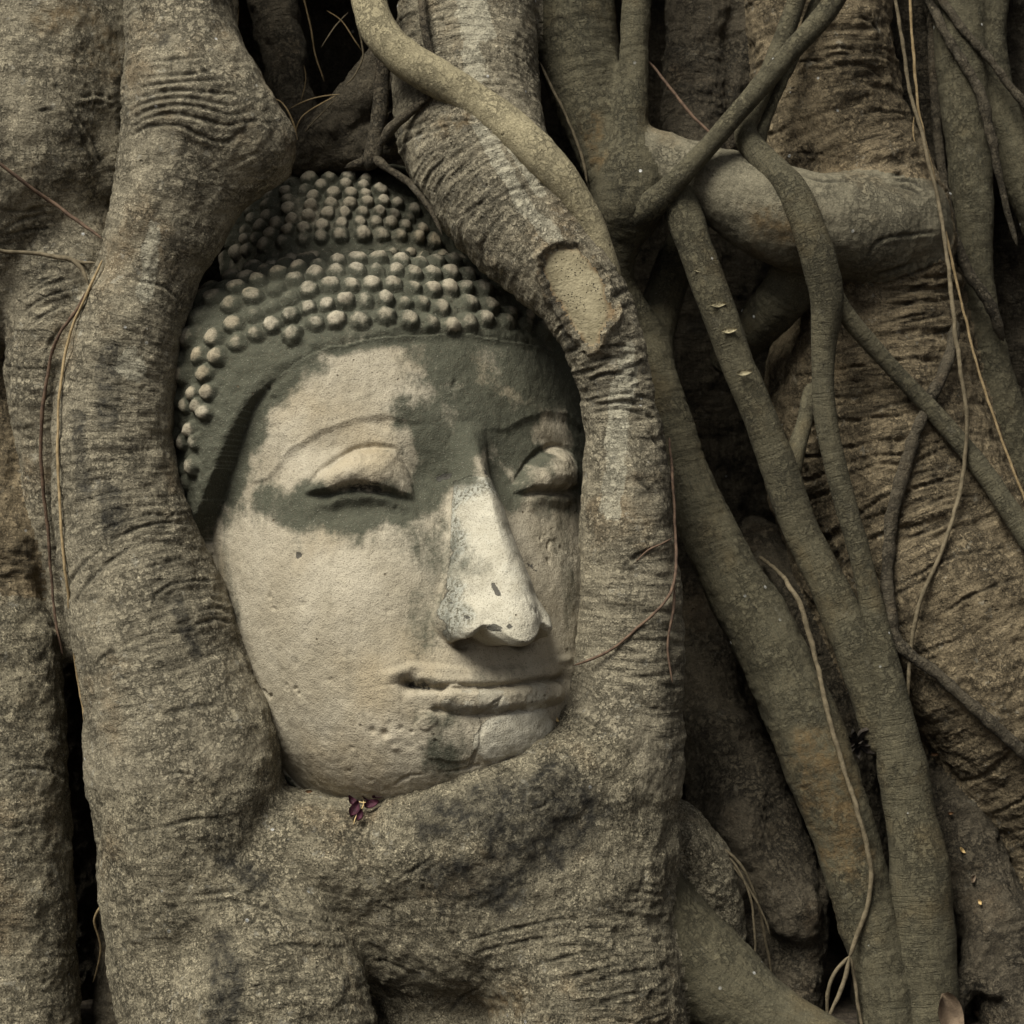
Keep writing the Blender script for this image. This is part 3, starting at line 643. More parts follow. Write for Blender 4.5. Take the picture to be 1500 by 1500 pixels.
# a part is a run of limbs that share a name and a material and follow one another
runs = []
for i, L in enumerate(LIMBS):
    if runs and runs[-1]['part'] == L['part'] and runs[-1]['mat'] is L['mat'] and not (L['lab'] and runs[-1]['ids']) and L['part'] in ('root_base', 'elbow_root', 'frame_root', 'trunk'):
        runs[-1]['ids'].append(i)
    elif L['part'] == 'root_base' and any(r_['part'] == 'root_base' for r_ in runs) and L['mat'] is M_rough:
        [r_ for r_ in runs if r_['part'] == 'root_base'][0]['ids'].append(i)
    else:
        runs.append(dict(part=L['part'], mat=L['mat'], ids=[i], lab=L['lab']))
scf = scar[TQ].all(1)
frame_obj = None
for r_ in runs:
    sel = np.isin(fo, r_['ids']) & ~scf
    if sel.sum() < 50: continue
    groups_ = [sel]
    if r_['part'] == 'side_root':                       # a root that dips behind another one shows as two pieces: a part each
        q = TQ[sel]; ids = np.unique(q); mp = np.full(len(TV), -1, np.int64); mp[ids] = np.arange(len(ids)); q = mp[q]
        lab_ = np.arange(len(ids))
        for _ in range(400):
            m = lab_[q].min(1); new = lab_.copy()
            for k in range(4): np.minimum.at(new, q[:, k], m)
            new = new[new]
            if (new == lab_).all(): break
            lab_ = new
        comp = lab_[q[:, 0]]; un, ct = np.unique(comp, return_counts=True)
        if len(un) > 1:
            w_i = np.where(sel)[0]; groups_ = []
            for c_, n_ in zip(un, ct):
                if n_ < 60: continue
                g_ = np.zeros(len(TQ), bool); g_[w_i[comp == c_]] = True; groups_.append(g_)
    for g_ in groups_:
        ob = split_build(r_['part'], TV, TQ, g_, r_['mat'], tree, att, TN)
        if r_['lab']: ob['label'] = r_['lab']
    if fr_id in r_['ids']: frame_obj = ob
so_ = split_build('wood_scar', TV, TQ, scf, M_scar, tree, dict(rim=rim), TN)
so_['label'] = 'bare tan wood patch with dark specks and a torn bark rim'
so_.parent = frame_obj
so_.matrix_parent_inverse.identity(); so_.location = (0, 0, 0)
print([(r_['part'], r_['ids']) for r_ in runs]); print('tree verts', nV, len(TV))

# ------------------------------------------------------------------ the stone head
PSI, TH = R(25), R(15)
NAS = P(690, 665, -0.012)
cps, sps, cth, sth = math.cos(PSI), math.sin(PSI), math.cos(TH), math.sin(TH)
F0 = 0.268
def toW(u, f, z):
    f_ = (f - F0) * cth - z * sth; z_ = z * cth + (f - F0) * sth
    return np.stack([NAS[0] + u * cps + f_ * sps, NAS[1] + u * sps - f_ * cps, NAS[2] + z_], -1)
# rows: z, half width, front, centre, back
ROWS = np.array([
    (-.512, .002, .062, .06, .058), (-.508, .055, .118, .06, .0), (-.497, .108, .165, .05, -.06), (-.478, .155, .208, .03, -.12), (-.448, .198, .242, .01, -.17), (-.405, .235, .263, 0, -.21),
    (-.35, .264, .270, 0, -.24), (-.28, .287, .272, 0, -.26), (-.19, .305, .271, 0, -.27), (-.09, .316, .269, 0, -.28), (0, .322, .268, 0, -.28),
    (.08, .332, .270, 0, -.28), (.14, .339, .268, 0, -.28), (.19, .341, .261, 0, -.28), (.235, .337, .247, -.005, -.275), (.275, .327, .226, -.01, -.265), (.308, .309, .200, -.02, -.25), (.332, .286, .172, -.03, -.24), (.346, .268, .148, -.04, -.225),
    (.354, .250, .132, -.05, -.215), (.375, .244, .128, -.05, -.21), (.416, .236, .122, -.05, -.205), (.462, .222, .108, -.05, -.20), (.506, .198, .085, -.055, -.19), (.541, .168, .056, -.06, -.172), (.568, .130, .018, -.065, -.15), (.584, .086, -.022, -.07, -.125), (.590, .04, -.052, -.072, -.105), (.591, .002, -.074, -.075, -.077)])
fine = catmull(ROWS, 40)
# resample rows evenly along the front profile
arc = np.concatenate([[0], np.cumsum(np.hypot(np.diff(fine[:, 0]), np.diff(fine[:, 2])) + 0.15 * np.abs(np.diff(fine[:, 1])))])
NT_, NP_ = 820, 900
tt = np.linspace(0, arc[-1], NT_)
rows = np.stack([np.interp(tt, arc, fine[:, i]) for i in range(5)], 1)
ph = np.linspace(-1, 1, NP_ + 1)[:-1]; ph = np.pi * (0.62 * ph + 0.38 * ph ** 3)
ph = np.sort(ph)
PH, TT = np.meshgrid(ph, np.arange(NT_))
zc, A_, Ff, Cc, Bk = [rows[:, i][:, None] for i in range(5)]
sn, cs = np.sin(PH), np.cos(PH)
U = A_ * sn
Fv = np.where(cs >= 0, Cc + (Ff - Cc) * np.sign(cs) * np.abs(cs) ** 0.94, Cc + (Cc - Bk) * cs)
Zv = zc + 0 * PH
ii = np.arange(NT_ * NP_).reshape(NT_, NP_)
nxt = np.roll(ii, -1, axis=1)
HQ = np.stack([ii[:-1].ravel(), nxt[:-1].ravel(), nxt[1:].ravel(), ii[1:].ravel()], 1)
u, f, z = U.ravel(), Fv.ravel(), Zv.ravel()
L0 = np.stack([u, f, z], 1)
W0 = toW(u, f, z)
LN = vnormals(L0, HQ)
if (LN[:, 1] * f)[::97].mean() < 0: LN = -LN; HQ = HQ[:, ::-1]
def dirW(n):
    f_ = n[:, 1] * cth - n[:, 2] * sth; z_ = n[:, 2] * cth + n[:, 1] * sth
    return np.stack([n[:, 0] * cps + f_ * sps, n[:, 0] * sps - f_ * cps, z_], 1)
WN = dirW(LN)
hpx, hpy = proj(W0)
vis = np.where((WN[:, 1] < -0.08) & (f > -0.1))[0]
def HL(px, py):
    """local point of the bare block seen at a photo pixel"""
    d = (hpx[vis] - px) ** 2 + (hpy[vis] - py) ** 2
    return vis[np.argmin(d)]
def loc(pts):
    i = [HL(x, y) for x, y in pts]
    return L0[i]
def pline(pts, X=None):
    """distance to a carved line (metres, in the local frame) and signed height above it"""
    q = loc(pts); X = L0 if X is None else X
    best = np.full(len(X), 9.0)
    for a, b in zip(q[:-1], q[1:]):
        e = b - a; t = np.clip((X - a) @ e / (e @ e + 1e-12), 0, 1)
        best = np.minimum(best, np.linalg.norm(X - a - t[:, None] * e, axis=1))
    above = np.where(np.isfinite(best), z - np.interp(u, *zip(*sorted((p_[0], p_[2]) for p_ in q))), 0)
    return best, above
def gs(d, s): return np.exp(-(d / s) ** 2)
def spot(px, py, s, sy=None):
    c = L0[HL(px, py)]
    if sy is None: return gs(np.linalg.norm(L0 - c, axis=1), s)
    return np.exp(-((u - c[0]) / s) ** 2 - ((z - c[2]) / sy) ** 2) * (f > 0)

front_face = sstep(-0.02, 0.10, f)
dsp = np.zeros(len(u))                    # along the normal
fwd = np.zeros(len(u))                    # straight out of the face

# brow arches, sockets, lids
def eye(upper, lower, H, mirror=False):
    a = loc(upper); b = loc(lower)
    a = a[np.argsort(a[:, 0])]; b = b[np.argsort(b[:, 0])]
    u0, u1 = b[0, 0], b[-1, 0]
    Up = np.interp(u, a[:, 0], a[:, 2]); Lo_ = np.interp(u, b[:, 0], b[:, 2])
    uu = np.clip((u - u0) / (u1 - u0), 0, 1); env = np.clip(np.sin(np.pi * uu), 0, 1) ** 0.8 * front_face
    z = globals()['z'] + 0.0034 * fbm(L0 * 32, 3)
    t_ = (z - Lo_) / np.maximum(Up - Lo_, 0.004)
    hb = np.where(t_ > .35, 1 - np.clip((t_ - .35) / .65, 0, 2) ** 2, 1 - 0.35 * np.clip((.35 - t_) / .35, 0, 1) ** 2)
    hb = np.clip(hb, 0, 1) * sstep(-0.0035, 0.0040, z - Lo_)
    lid = H * env * hb
    slit = -0.0055 * gs(z - Lo_ + 0.004, 0.0035) * env * (0.35 + 0.8 * gs(uu - 0.5, 0.20) + 0.35 * fbm(L0 * 30, 2))
    lower_lid = 0.0085 * gs(z - Lo_ + 0.016, 0.009) * env * (1 + 0.4 * fbm(L0 * 35, 2))
    crease = -0.0065 * gs(z - Up - 0.003, 0.005) * env
    m = (t_ > -0.05) & (t_ < 1.0) & (uu > 0.03) & (uu < 0.97) & (f > 0)
    return lid + slit + lower_lid + crease, m
eL, lidL = eye([(452, 712), (468, 694), (492, 676), (520, 662), (550, 656), (580, 662), (606, 690)], [(446, 727), (478, 723), (505, 716), (530, 713), (556, 716), (580, 722), (610, 727)], 0.030)
eR, lidR = eye([(758, 708), (772, 680), (795, 662), (815, 656), (835, 660), (846, 680)], [(752, 724), (775, 719), (800, 718), (825, 717), (848, 713)], 0.027)
dsp += eL + eR + (lidL | lidR) * 0.0028 * fbm(L0 * 42, 3)
for pts in ([(392, 700), (425, 660), (470, 632), (520, 614), (565, 608), (600, 618)], [(742, 630), (765, 615), (800, 604), (830, 608), (846, 622)]):
    dd, ab = pline(pts)
    brk = 0.55 + 0.6 * fbm(L0 * 25, 3)
    dsp += front_face * (0.0022 * gs(dd - 0.001, 0.006) * brk - 0.0036 * gs(dd, 0.026) * sstep(0.002, -0.006, ab) - 0.0022 * gs(dd, 0.0022) * np.clip(brk, 0, 1.2))
dsp += -0.019 * spot(622, 695, .045) - 0.013 * spot(735, 690, .04) - 0.007 * spot(540, 745, .05, .02) - 0.006 * spot(500, 655, .05, .018) - 0.006 * spot(810, 648, .035, .014)
dsp += -0.007 * spot(645, 760, .035, .05) - 0.004 * spot(620, 880, .04, .06)
# cheeks, chin, jaw
dsp += 0.012 * spot(500, 880, .11) + 0.007 * spot(800, 860, .08) + 0.013 * spot(742, 1080, .055, .035) + 0.004 * spot(640, 560, .12)
# nose: a long straight bridge widening to a blunt flared tip
nz_ = np.array([.045, .02, -.02, -.07, -.13, -.185, -.228, -.252, -.270, -.281, -.289])
nh_ = np.array([.000, .012, .030, .044, .060, .078, .093, .102, .103, .088, .000])
nw_ = np.array([.028, .030, .033, .041, .052, .065, .077, .086, .089, .088, .084])
zs = z + 0.002 * noise(L0 * 60)
zz = np.clip(zs - 0.004 - (0.017 * gs(np.abs(u) - .043, .017) + 0.034 * sstep(.062, .096, np.abs(u)) - 0.004 * gs(u, .018)) * sstep(-.20, -.27, z), -.4, .06)
Hn = np.interp(zz, nz_[::-1], nh_[::-1]); Wn = np.interp(zz, nz_[::-1], nw_[::-1])
q_ = np.abs(u) / Wn
pe = 1.5 + 0.5 * sstep(-.12, -.24, z)
prof = np.clip(1 - q_ ** pe, 0, 1)
prof = np.where(q_ < 1, prof, 0)
nose = Hn * prof * (f > 0)
wing = 0.017 * (np.exp(-((np.abs(u) - .064) / .017) ** 2 - ((z + .253) / .020) ** 2)) * (f > 0) + 0.005 * np.exp(-(u / .026) ** 2 - ((z + .253) / .024) ** 2) * (f > 0)
wing -= 0.009 * np.exp(-((np.abs(u) - .041) / .011) ** 2 - ((z + .252) / .026) ** 2) * (f > 0)
wing -= 0.006 * np.exp(-((np.abs(u) - .066 + .5 * (z + .253)) / .016) ** 2 - ((z + .219) / .010) ** 2) * (f > 0)
nost = -0.022 * np.exp(-((np.abs(u) - .042) / .014) ** 2 - ((z + .282) / .008) ** 2) * (f > 0)
fwd += nose + wing + nost
nosem = (nose > 0.006) & (z < -0.045) & (z > -0.30) & (q_ < 0.97)
plast = sstep(0.004, 0.009, nose) * sstep(-0.035, -0.05, z + 0.006 * noise(L0 * 80)) 
fwd += 0.002 * plast
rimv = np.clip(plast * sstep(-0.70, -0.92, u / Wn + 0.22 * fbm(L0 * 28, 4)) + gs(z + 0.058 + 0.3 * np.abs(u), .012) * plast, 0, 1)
# philtrum and mouth
dsp += -0.003 * np.exp(-(u / .014) ** 2 - ((z + .325) / .018) ** 2) * (f > 0)
mline = [(592, 1000), (612, 1007), (650, 1010), (690, 1010), (735, 1007), (780, 1001), (820, 994)]
dm, am = pline(mline)
dsp += 0.010 * gs(dm, .045) * sstep(.0, .02, np.abs(am) + .015)
dsp += -0.0105 * gs(dm, .0048)
dsp += 0.0070 * gs(am - 0.0135, 0.0100) * gs(dm, .026) * front_face                 # upper lip
dsp += -0.018 * spot(601, 1000, .013) - 0.010 * spot(620, 1003, .011, .008) - 0.012 * spot(822, 990, .016)
dt, at_ = pline([(578, 988), (600, 978), (640, 981), (690, 986), (735, 983), (785, 977), (828, 965)])
dsp += (0.0044 * gs(dt, .0060) - 0.0022 * gs(at_ - .009, .005) * gs(dt, .016)) * (0.7 + 0.6 * fbm(L0 * 22, 3))
lowl = [(662, 1025), (700, 1028), (745, 1025), (785, 1019), (804, 1014)]
dl, al = pline(lowl)
dl = dl + 0.0045 * fbm(L0 * 26, 4)
dsp += (0.015 + 0.003 * fbm(L0 * 45, 3)) * np.clip(1 - (dl / .019) ** 3, 0, 1) ** 0.6 * front_face
lipm = (dl < .019) & (f > 0) & (am < -0.001)
dsp += -0.006 * gs(pline([(640, 1040), (700, 1046), (760, 1040), (806, 1030)])[0], .0055)
# chin repair patch and flaking plaster, cracks, chips
chip = [(726, 1082), (755, 1076), (782, 1070)]
dc = (pline(chip)[0] + 0.009 * fbm(L0 * 24, 3)) * 0.62
chin_pale = sstep(.024, .016, dc)
dsp += 0.0030 * sstep(.0235, .017, dc) * (1 + .5 * fbm(L0 * 30, 3))
df = pline([(640, 1075), (665, 1085)])[0] + 0.006 * fbm(L0 * 30, 3)
dsp += 0.0022 * sstep(.035, .030, df)
dsp += 0.003 * sstep(.016, .012, np.linalg.norm(L0 - L0[HL(624, 1054)], axis=1) + 0.003 * noise(L0 * 90))
for pts in ([(690, 1030), (705, 1060), (695, 1100), (690, 1120)], [(615, 1042), (640, 1040), (660, 1045)], [(735, 1005), (722, 1030), (700, 1045)], [(560, 1160), (600, 1135), (660, 1130), (700, 1120)]):
    dsp += -0.0036 * gs(pline(pts)[0] + 0.004 * fbm(L0 * 40, 3), .0020)
for px, py, s, a in [(565, 1075, .006, -.006), (572, 1080, .009, .003), (545, 1070, .006, -.004), (440, 815, .006, -.003), (448, 885, .005, -.002), (436, 970, .006, -.002), (660, 695, .006, -.004), (650, 696, .006, -.003), (775, 830, .010, -.003), (580, 1095, .006, .003), (560, 622, .012, -.003), (600, 615, .010, -.003), (780, 700, .010, -.004)]:
    dsp += a * spot(px, py, s)
# rough weathering
dsp += 0.0018 * fbm(L0 * 14, 4) + 0.0007 * fbm(L0 * 85, 2) - 0.0035 * sstep(0.42, 0.75, fbm(L0 * 38 + 5, 3)) * sstep(0.0, 0.5, noise(L0 * 9))

# hair: raised cap whose edge dips at the temples, rows of worn round curls
hl_px = [(640, 492), (560, 498), (500, 508), (455, 528), (415, 556), (385, 590), (362, 635), (345, 690), (325, 740), (312, 790)]
q = loc(hl_px)
phl = np.arctan2(q[:, 0] / .30, q[:, 1] / .27)
aph = np.abs(phl); o_ = np.argsort(aph)
aphi = np.abs(PH.ravel())
zh = np.interp(aphi, np.concatenate([[0], aph[o_], [aph.max() + .12]]), np.concatenate([[q[0, 2] + .004], q[o_, 2], [-.6]]))
hd = z - zh + 0.003 * noise(L0 * 22)
hair = hd > 0
topk = rows[:, 0][TT.ravel()] > 0.350
dsp *= np.where(hair, 0.35, 1)
dsp += 0.009 * sstep(-0.010, 0.012, hd + 0.004 * noise(L0 * 40)) * (~topk)
dsp += 0.002 * gs(hd + 0.012, 0.010) * sstep(.55, .8, aphi)         # band along the temple
Zm = lambda lst: [(250 + x / 2.308, 220 + y / 2.308) for x, y in lst]
curls = []
curls += Zm([(415, 620), (490, 580), (560, 572), (640, 572), (725, 560), (800, 570), (870, 580), (945, 595), (1000, 575), (1055, 565), (1130, 570), (1195, 580), (1250, 600)])
curls += Zm([(210, 705), (255, 655), (305, 620), (355, 590), (410, 555), (470, 530), (530, 520), (590, 512), (655, 505), (725, 505), (790, 515), (845, 515), (905, 530), (1005, 515), (1070, 525), (1140, 545), (1200, 560)])
curls += Zm([(165, 700), (200, 645), (245, 600), (300, 560), (350, 525), (405, 500), (470, 475), (540, 460), (610, 455), (680, 455), (750, 455), (815, 465), (880, 475), (935, 470), (990, 465), (1050, 470), (1100, 460), (1165, 485), (1220, 505)])
curls += Zm([(240, 540), (295, 505), (360, 470), (425, 440), (490, 425), (560, 412), (630, 410), (695, 410), (760, 413), (820, 420), (880, 420), (940, 420), (1000, 425), (1060, 430), (1120, 445), (1180, 460)])
curls += Zm([(195, 525), (250, 485), (305, 450), (370, 420), (435, 403), (500, 390), (565, 382), (635, 377), (700, 377), (775, 383), (840, 385), (895, 383), (950, 382), (1010, 385), (1070, 398), (1130, 415)])
curls += Zm([(150, 520), (205, 480), (265, 445), (325, 412), (390, 388), (460, 375), (525, 362), (595, 352), (665, 350), (730, 352), (790, 355), (855, 355), (920, 355), (980, 360), (1040, 375)])
curls += Zm([(155, 480), (220, 440), (285, 408), (345, 383), (410, 362), (480, 350), (545, 340), (610, 330), (680, 329), (750, 330), (810, 333), (870, 338), (930, 346)])
curls += [(284, 520), (300, 548), (286, 566), (306, 590), (288, 606), (304, 640), (284, 650), (296, 676), (284, 700), (302, 712), (288, 735), (318, 640), (322, 590)]
S3 = lambda lst: [(x / 3.333, 400 + y / 3.333) for x, y in lst]
curls += S3([(1070, 415), (1140, 415), (1095, 490), (1110, 575), (1085, 660), (1045, 745), (905, 740), (950, 890), (1010, 930), (905, 820), (945, 980), (990, 1030), (970, 1090), (960, 820), (900, 900), (930, 1060)])
for y_ in range(452, 745, 25):
    for x_ in (284, 307, 330):
        if x_ + (y_ // 25 % 2) * 9 < np.interp(y_, [440, 500, 560, 620, 680, 745], [318, 338, 346, 338, 322, 306]) - 6: curls.append((x_ + (y_ // 25 % 2) * 9, y_ + 4 * math.sin(x_)))
tk = []
tk += Zm([(130, 395), (180, 365), (225, 345), (255, 335), (315, 320), (380, 305), (450, 298), (510, 292), (575, 288), (650, 282), (715, 282), (775, 285), (840, 295), (890, 305)])
tk += Zm([(150, 350), (205, 310), (250, 300), (285, 295), (335, 280), (395, 270), (450, 262), (510, 255), (575, 245), (640, 240), (695, 240), (745, 243), (795, 250), (850, 265)])
tk += Zm([(200, 275), (250, 268), (300, 255), (355, 245), (410, 235), (465, 220), (530, 213), (590, 210), (650, 205), (705, 205), (755, 215), (810, 228), (860, 245)])
tk += Zm([(225, 240), (270, 230), (325, 218), (395, 198), (475, 185), (540, 180), (605, 180), (665, 173), (720, 172), (765, 180), (820, 200)])
tk += Zm([(270, 198), (325, 180), (395, 165), (480, 155), (550, 147), (610, 145), (660, 150), (710, 155), (765, 172)])
tk += Zm([(330, 150), (390, 140), (450, 130), (510, 122), (590, 117), (650, 122), (710, 135)])
tk += Zm([(345, 122), (405, 108), (470, 98), (535, 94), (600, 92), (660, 102)])
ci = np.array([HL(x, y + 6) for x, y in curls] + [HL(x, y) for x, y in tk])
cen = L0[ci]
dn = np.linalg.norm(cen[:, None] - cen[None], axis=2); np.fill_diagonal(dn, 9)
keep = np.ones(len(cen), bool)
for i in range(len(cen)):
    if keep[i]:
        for j in range(i + 1, len(cen)):
            if dn[i, j] < 0.015: keep[j] = False
cen = cen[keep]; dn = dn[keep][:, keep]
rad = np.clip(np.sort(dn, axis=1)[:, :3].mean(1) * 0.54, .0125, .0182)
hidx = np.where(hair & (f > -0.14))[0]; HX = L0[hidx]
cnz = 0.16 * fbm(HX * 55, 3); dome = np.zeros(len(u)); dome_n = np.zeros(len(u))
for k in range(len(cen)):
    near = np.where(np.abs(HX - cen[k]).max(1) < rad[k] * 1.5)[0]
    d = np.linalg.norm(HX[near] - cen[k], axis=1) / rad[k] + cnz[near]; d = np.maximum(d, 0)
    worn = 0.5 + 0.6 * random.random() ** 0.7
    hgt = rad[k] * 0.78 * worn * (np.clip(1 - d ** 2.0, 0, 1) ** 0.9)
    dome[hidx[near]] = np.maximum(dome[hidx[near]], hgt)
    dome_n[hidx[near]] = np.maximum(dome_n[hidx[near]], np.clip(1 - d ** 2.0, 0, 1) * min(1, worn))
dsp += dome - 0.003 * hair * (1 - sstep(0, .5, dome_n))
dsp += 0.034 * hair * (~topk) * sstep(.75, 1.25, aphi) * sstep(-.30, -.05, z) * sstep(.34, .25, z)
dsp += hair * (0.0022 * fbm(L0 * 60, 3))

# moss, plus faintly darker cheek edges, dark eye slit, mouth corner and chips
def hb(lst, nsc=26, na=0.5):
    out = np.zeros(len(u)); nn = fbm(L0 * nsc, 4)
    for pts, rd, v in lst:
        q = loc(pts)
        if len(q) == 1: q = np.vstack([q, q + 1e-4])
        best = np.full(len(u), 9.0)
        for a, b in zip(q[:-1], q[1:]):
            e = b - a; t = np.clip((L0 - a) @ e / (e @ e + 1e-12), 0, 1)
            best = np.minimum(best, np.linalg.norm(L0 - a - t[:, None] * e, axis=1))
        out = np.maximum(out, v * sstep(1.75, 0.25, best / rd + na * nn))
    return out
moss = hb([([(450, 742), (520, 752), (600, 735)], .036, 1.0), ([(430, 735), (470, 765)], .022, .6), ([(620, 715), (650, 690), (680, 640)], .034, 1.0), ([(640, 630), (700, 600), (760, 640)], .055, 1.0), ([(725, 690), (745, 720)], .03, .8),
           ([(660, 530), (740, 540), (830, 560)], .060, .9), ([(838, 520), (846, 600), (848, 700)], .035, .95), ([(760, 670), (768, 700)], .02, .7), ([(342, 720), (352, 660), (380, 590), (420, 550)], .026, 1.0), ([(385, 735), (430, 742)], .026, .75),
           ([(490, 508), (620, 498)], .014, .8), ([(660, 510), (760, 510), (830, 540)], .034, .9), ([(420, 560), (460, 535)], .018, .7), ([(640, 1085), (650, 1110)], .022, .7), ([(600, 775), (640, 820)], .045, .5), ([(630, 860), (625, 950)], .03, .4), ([(640, 1060), (660, 1120)], .03, .6), ([(330, 800), (345, 900)], .02, .35), ([(820, 760), (830, 900)], .02, .35), ([(650, 660), (610, 640)], .025, .7),
           ([(790, 740), (840, 740)], .02, .45), ([(330, 760), (350, 740)], .02, .5), ([(700, 990), (760, 985)], .012, .3), ([(630, 940), (640, 860)], .016, .35), ([(600, 1000), (640, 1003)], .010, .4)])
moss_shade = np.clip(1.06 - 0.80 * sstep(0.22, 0.85, dome_n) + 0.34 * fbm(L0 * 10, 3), 0, 1.3)  # moss between curls; paler tops also put their lit look into the colour
moss = np.where(hair, np.where(topk, moss_shade - 0.12, moss_shade), moss)
moss = np.clip(moss * 1.1 + (~hair) * 0.6 * gs(hd, 0.007), 0, 1.3)
# bare stone shows again on the brow bone and lids
bare = hb([([(480, 690), (560, 690), (590, 700)], .020, 1), ([(450, 670), (520, 635), (590, 640)], .018, 1), ([(790, 640), (830, 645)], .018, .8), ([(800, 690), (820, 680)], .014, .7), ([(655, 610)], .02, .5), ([(840, 510), (700, 520)], .014, .3), ([(710, 520), (720, 560)], .02, .5)], 30, .4)
moss = np.where(hair, moss, 1.2 * moss * (1 - 0.75 * bare))
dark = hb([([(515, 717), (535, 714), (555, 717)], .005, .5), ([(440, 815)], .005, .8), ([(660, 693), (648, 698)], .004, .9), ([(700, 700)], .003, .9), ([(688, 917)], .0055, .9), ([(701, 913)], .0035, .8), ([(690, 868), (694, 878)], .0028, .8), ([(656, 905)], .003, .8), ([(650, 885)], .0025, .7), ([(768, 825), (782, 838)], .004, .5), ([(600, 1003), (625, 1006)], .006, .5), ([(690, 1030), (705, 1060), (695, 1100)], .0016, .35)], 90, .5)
HP = L0 + LN * dsp[:, None]; HP[:, 1] += fwd
HP[:, 2] -= 0.030 * np.clip(fwd / .1, 0, 1.1) ** 1.3 * sstep(-.17, -.275, z)
HW = toW(HP[:, 0], HP[:, 1], HP[:, 2])
HN = vnormals(HW, HQ)
att = dict(moss=moss, pale=np.clip(plast * sstep(1.0, .86, q_ + 0.10 * fbm(L0 * 40, 3)) + chin_pale + 0.5 * lipm * (fbm(L0 * 30, 3) > -0.1) + 0.3 * sstep(.034, .030, df), 0, 1), dark=dark, rim=rimv)
head = thing('stone_head', 'weathered stone head with closed eyes and a curled topknot held in roots', 'statue head', P(690, 1150, 0.2))
m4 = lambda m: m[HQ].sum(1) >= 2
fh, ft, fl, fr2, fn, flp = m4(hair), m4(topk), m4(lidL & ~hair), m4(lidR & ~hair), m4(nosem), m4(lipm)
fc_chin = m4((chin_pale > .5))
left = np.ones(len(HQ), bool)
face_o = None
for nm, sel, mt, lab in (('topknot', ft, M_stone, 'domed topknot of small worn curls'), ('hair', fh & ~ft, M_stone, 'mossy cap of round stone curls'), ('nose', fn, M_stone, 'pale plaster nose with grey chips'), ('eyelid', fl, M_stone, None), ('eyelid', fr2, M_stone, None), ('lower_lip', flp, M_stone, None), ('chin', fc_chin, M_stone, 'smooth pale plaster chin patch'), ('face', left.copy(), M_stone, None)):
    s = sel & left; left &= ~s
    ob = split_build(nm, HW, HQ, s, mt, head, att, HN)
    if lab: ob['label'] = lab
ZM = depth_map(HW[(HN[:, 1] < 0)], ZM)

# ------------------------------------------------------------------ free roots, vines
def tube(name, pts, mat, parent=None, seg=14, rough=0.06, step=0.006, base=None, caps=True, ring=0.25, seed=0.0):
    p = np.asarray(pts, float)
    if p[:, 3].max() < .0062: p[:, 3] *= 0.72
    c = catmull(p, 8 if len(p) < 30 else 3)
    ln = np.concatenate([[0], np.cumsum(np.linalg.norm(np.diff(c[:, :3], axis=0), axis=1))])
    n = max(8, int(ln[-1] / step)); s = np.linspace(0, ln[-1], n)
    c = np.stack([np.interp(s, ln, c[:, i]) for i in range(4)], 1)
    if p[:, 3].max() < .012:
        k3 = c[:, :3] * 22 + seed
        c[:, :3] += np.stack([fbm(k3, 3), fbm(k3 + 31, 3) * 0.4, fbm(k3 + 77, 3)], 1) * min(0.0022, p[:, 3].max() * 0.7) * np.sin(np.pi * np.linspace(0, 1, n))[:, None] ** 0.3
        c[:, 3] *= 1 + 0.22 * fbm(c[:, :3] * 60 + 5, 2)
    T = np.gradient(c[:, :3], axis=0); T /= np.linalg.norm(T, axis=1)[:, None]
    ref = np.array([0, -1.0, 0.02]); Nn = np.zeros((n, 3))
    v = ref - T[0] * (ref @ T[0]); v /= np.linalg.norm(v)
    for i in range(n):
        v = v - T[i] * (v @ T[i]); v /= np.linalg.norm(v); Nn[i] = v
    B = np.cross(T, Nn)
    a = np.linspace(0, 2 * np.pi, seg, endpoint=False)
    r = c[:, 3].copy()
    if caps:
        e = min(4, n // 3)
        for i in range(e):
            k = math.sqrt(max(0.0, 1 - (1 - i / e) ** 2)) if i else 0.08
            r[i] *= k; r[-1 - i] *= k
    ring_p = Nn[:, None] * np.cos(a)[None, :, None] + B[:, None] * np.sin(a)[None, :, None]
    V = (c[:, None, :3] + ring_p * r[:, None, None]).reshape(-1, 3)
    Nv = ring_p.reshape(-1, 3); rr = np.repeat(c[:, 3], seg)
    sc_ = 0.5 / max(0.004, c[:, 3].mean())
    dz = rr * rough * (fbm(V * sc_ * 0.6 + seed, 3) * 1.6 + 0.5 * noise(V * sc_ * 2.5 + seed))
    V = V + Nv * dz[:, None]
    i2 = np.arange(n * seg).reshape(n, seg); nx = np.roll(i2, -1, axis=1)
    Q = np.stack([i2[:-1].ravel(), i2[1:].ravel(), nx[1:].ravel(), nx[:-1].ravel()], 1)
    if (vnormals(V, Q) * Nv).sum() < 0: Q = Q[:, ::-1]
    rcv = np.stack([np.repeat(s, seg), (np.tile(a, n) - np.pi) * rr, np.full(n * seg, seed)], 1)
    zf = np.zeros(n * seg)
    return build(name, V, Q, mat, parent, dict(rc=rcv, ring=np.full(n * seg, ring), stain=zf, pale=zf, rust=zf), None, base)

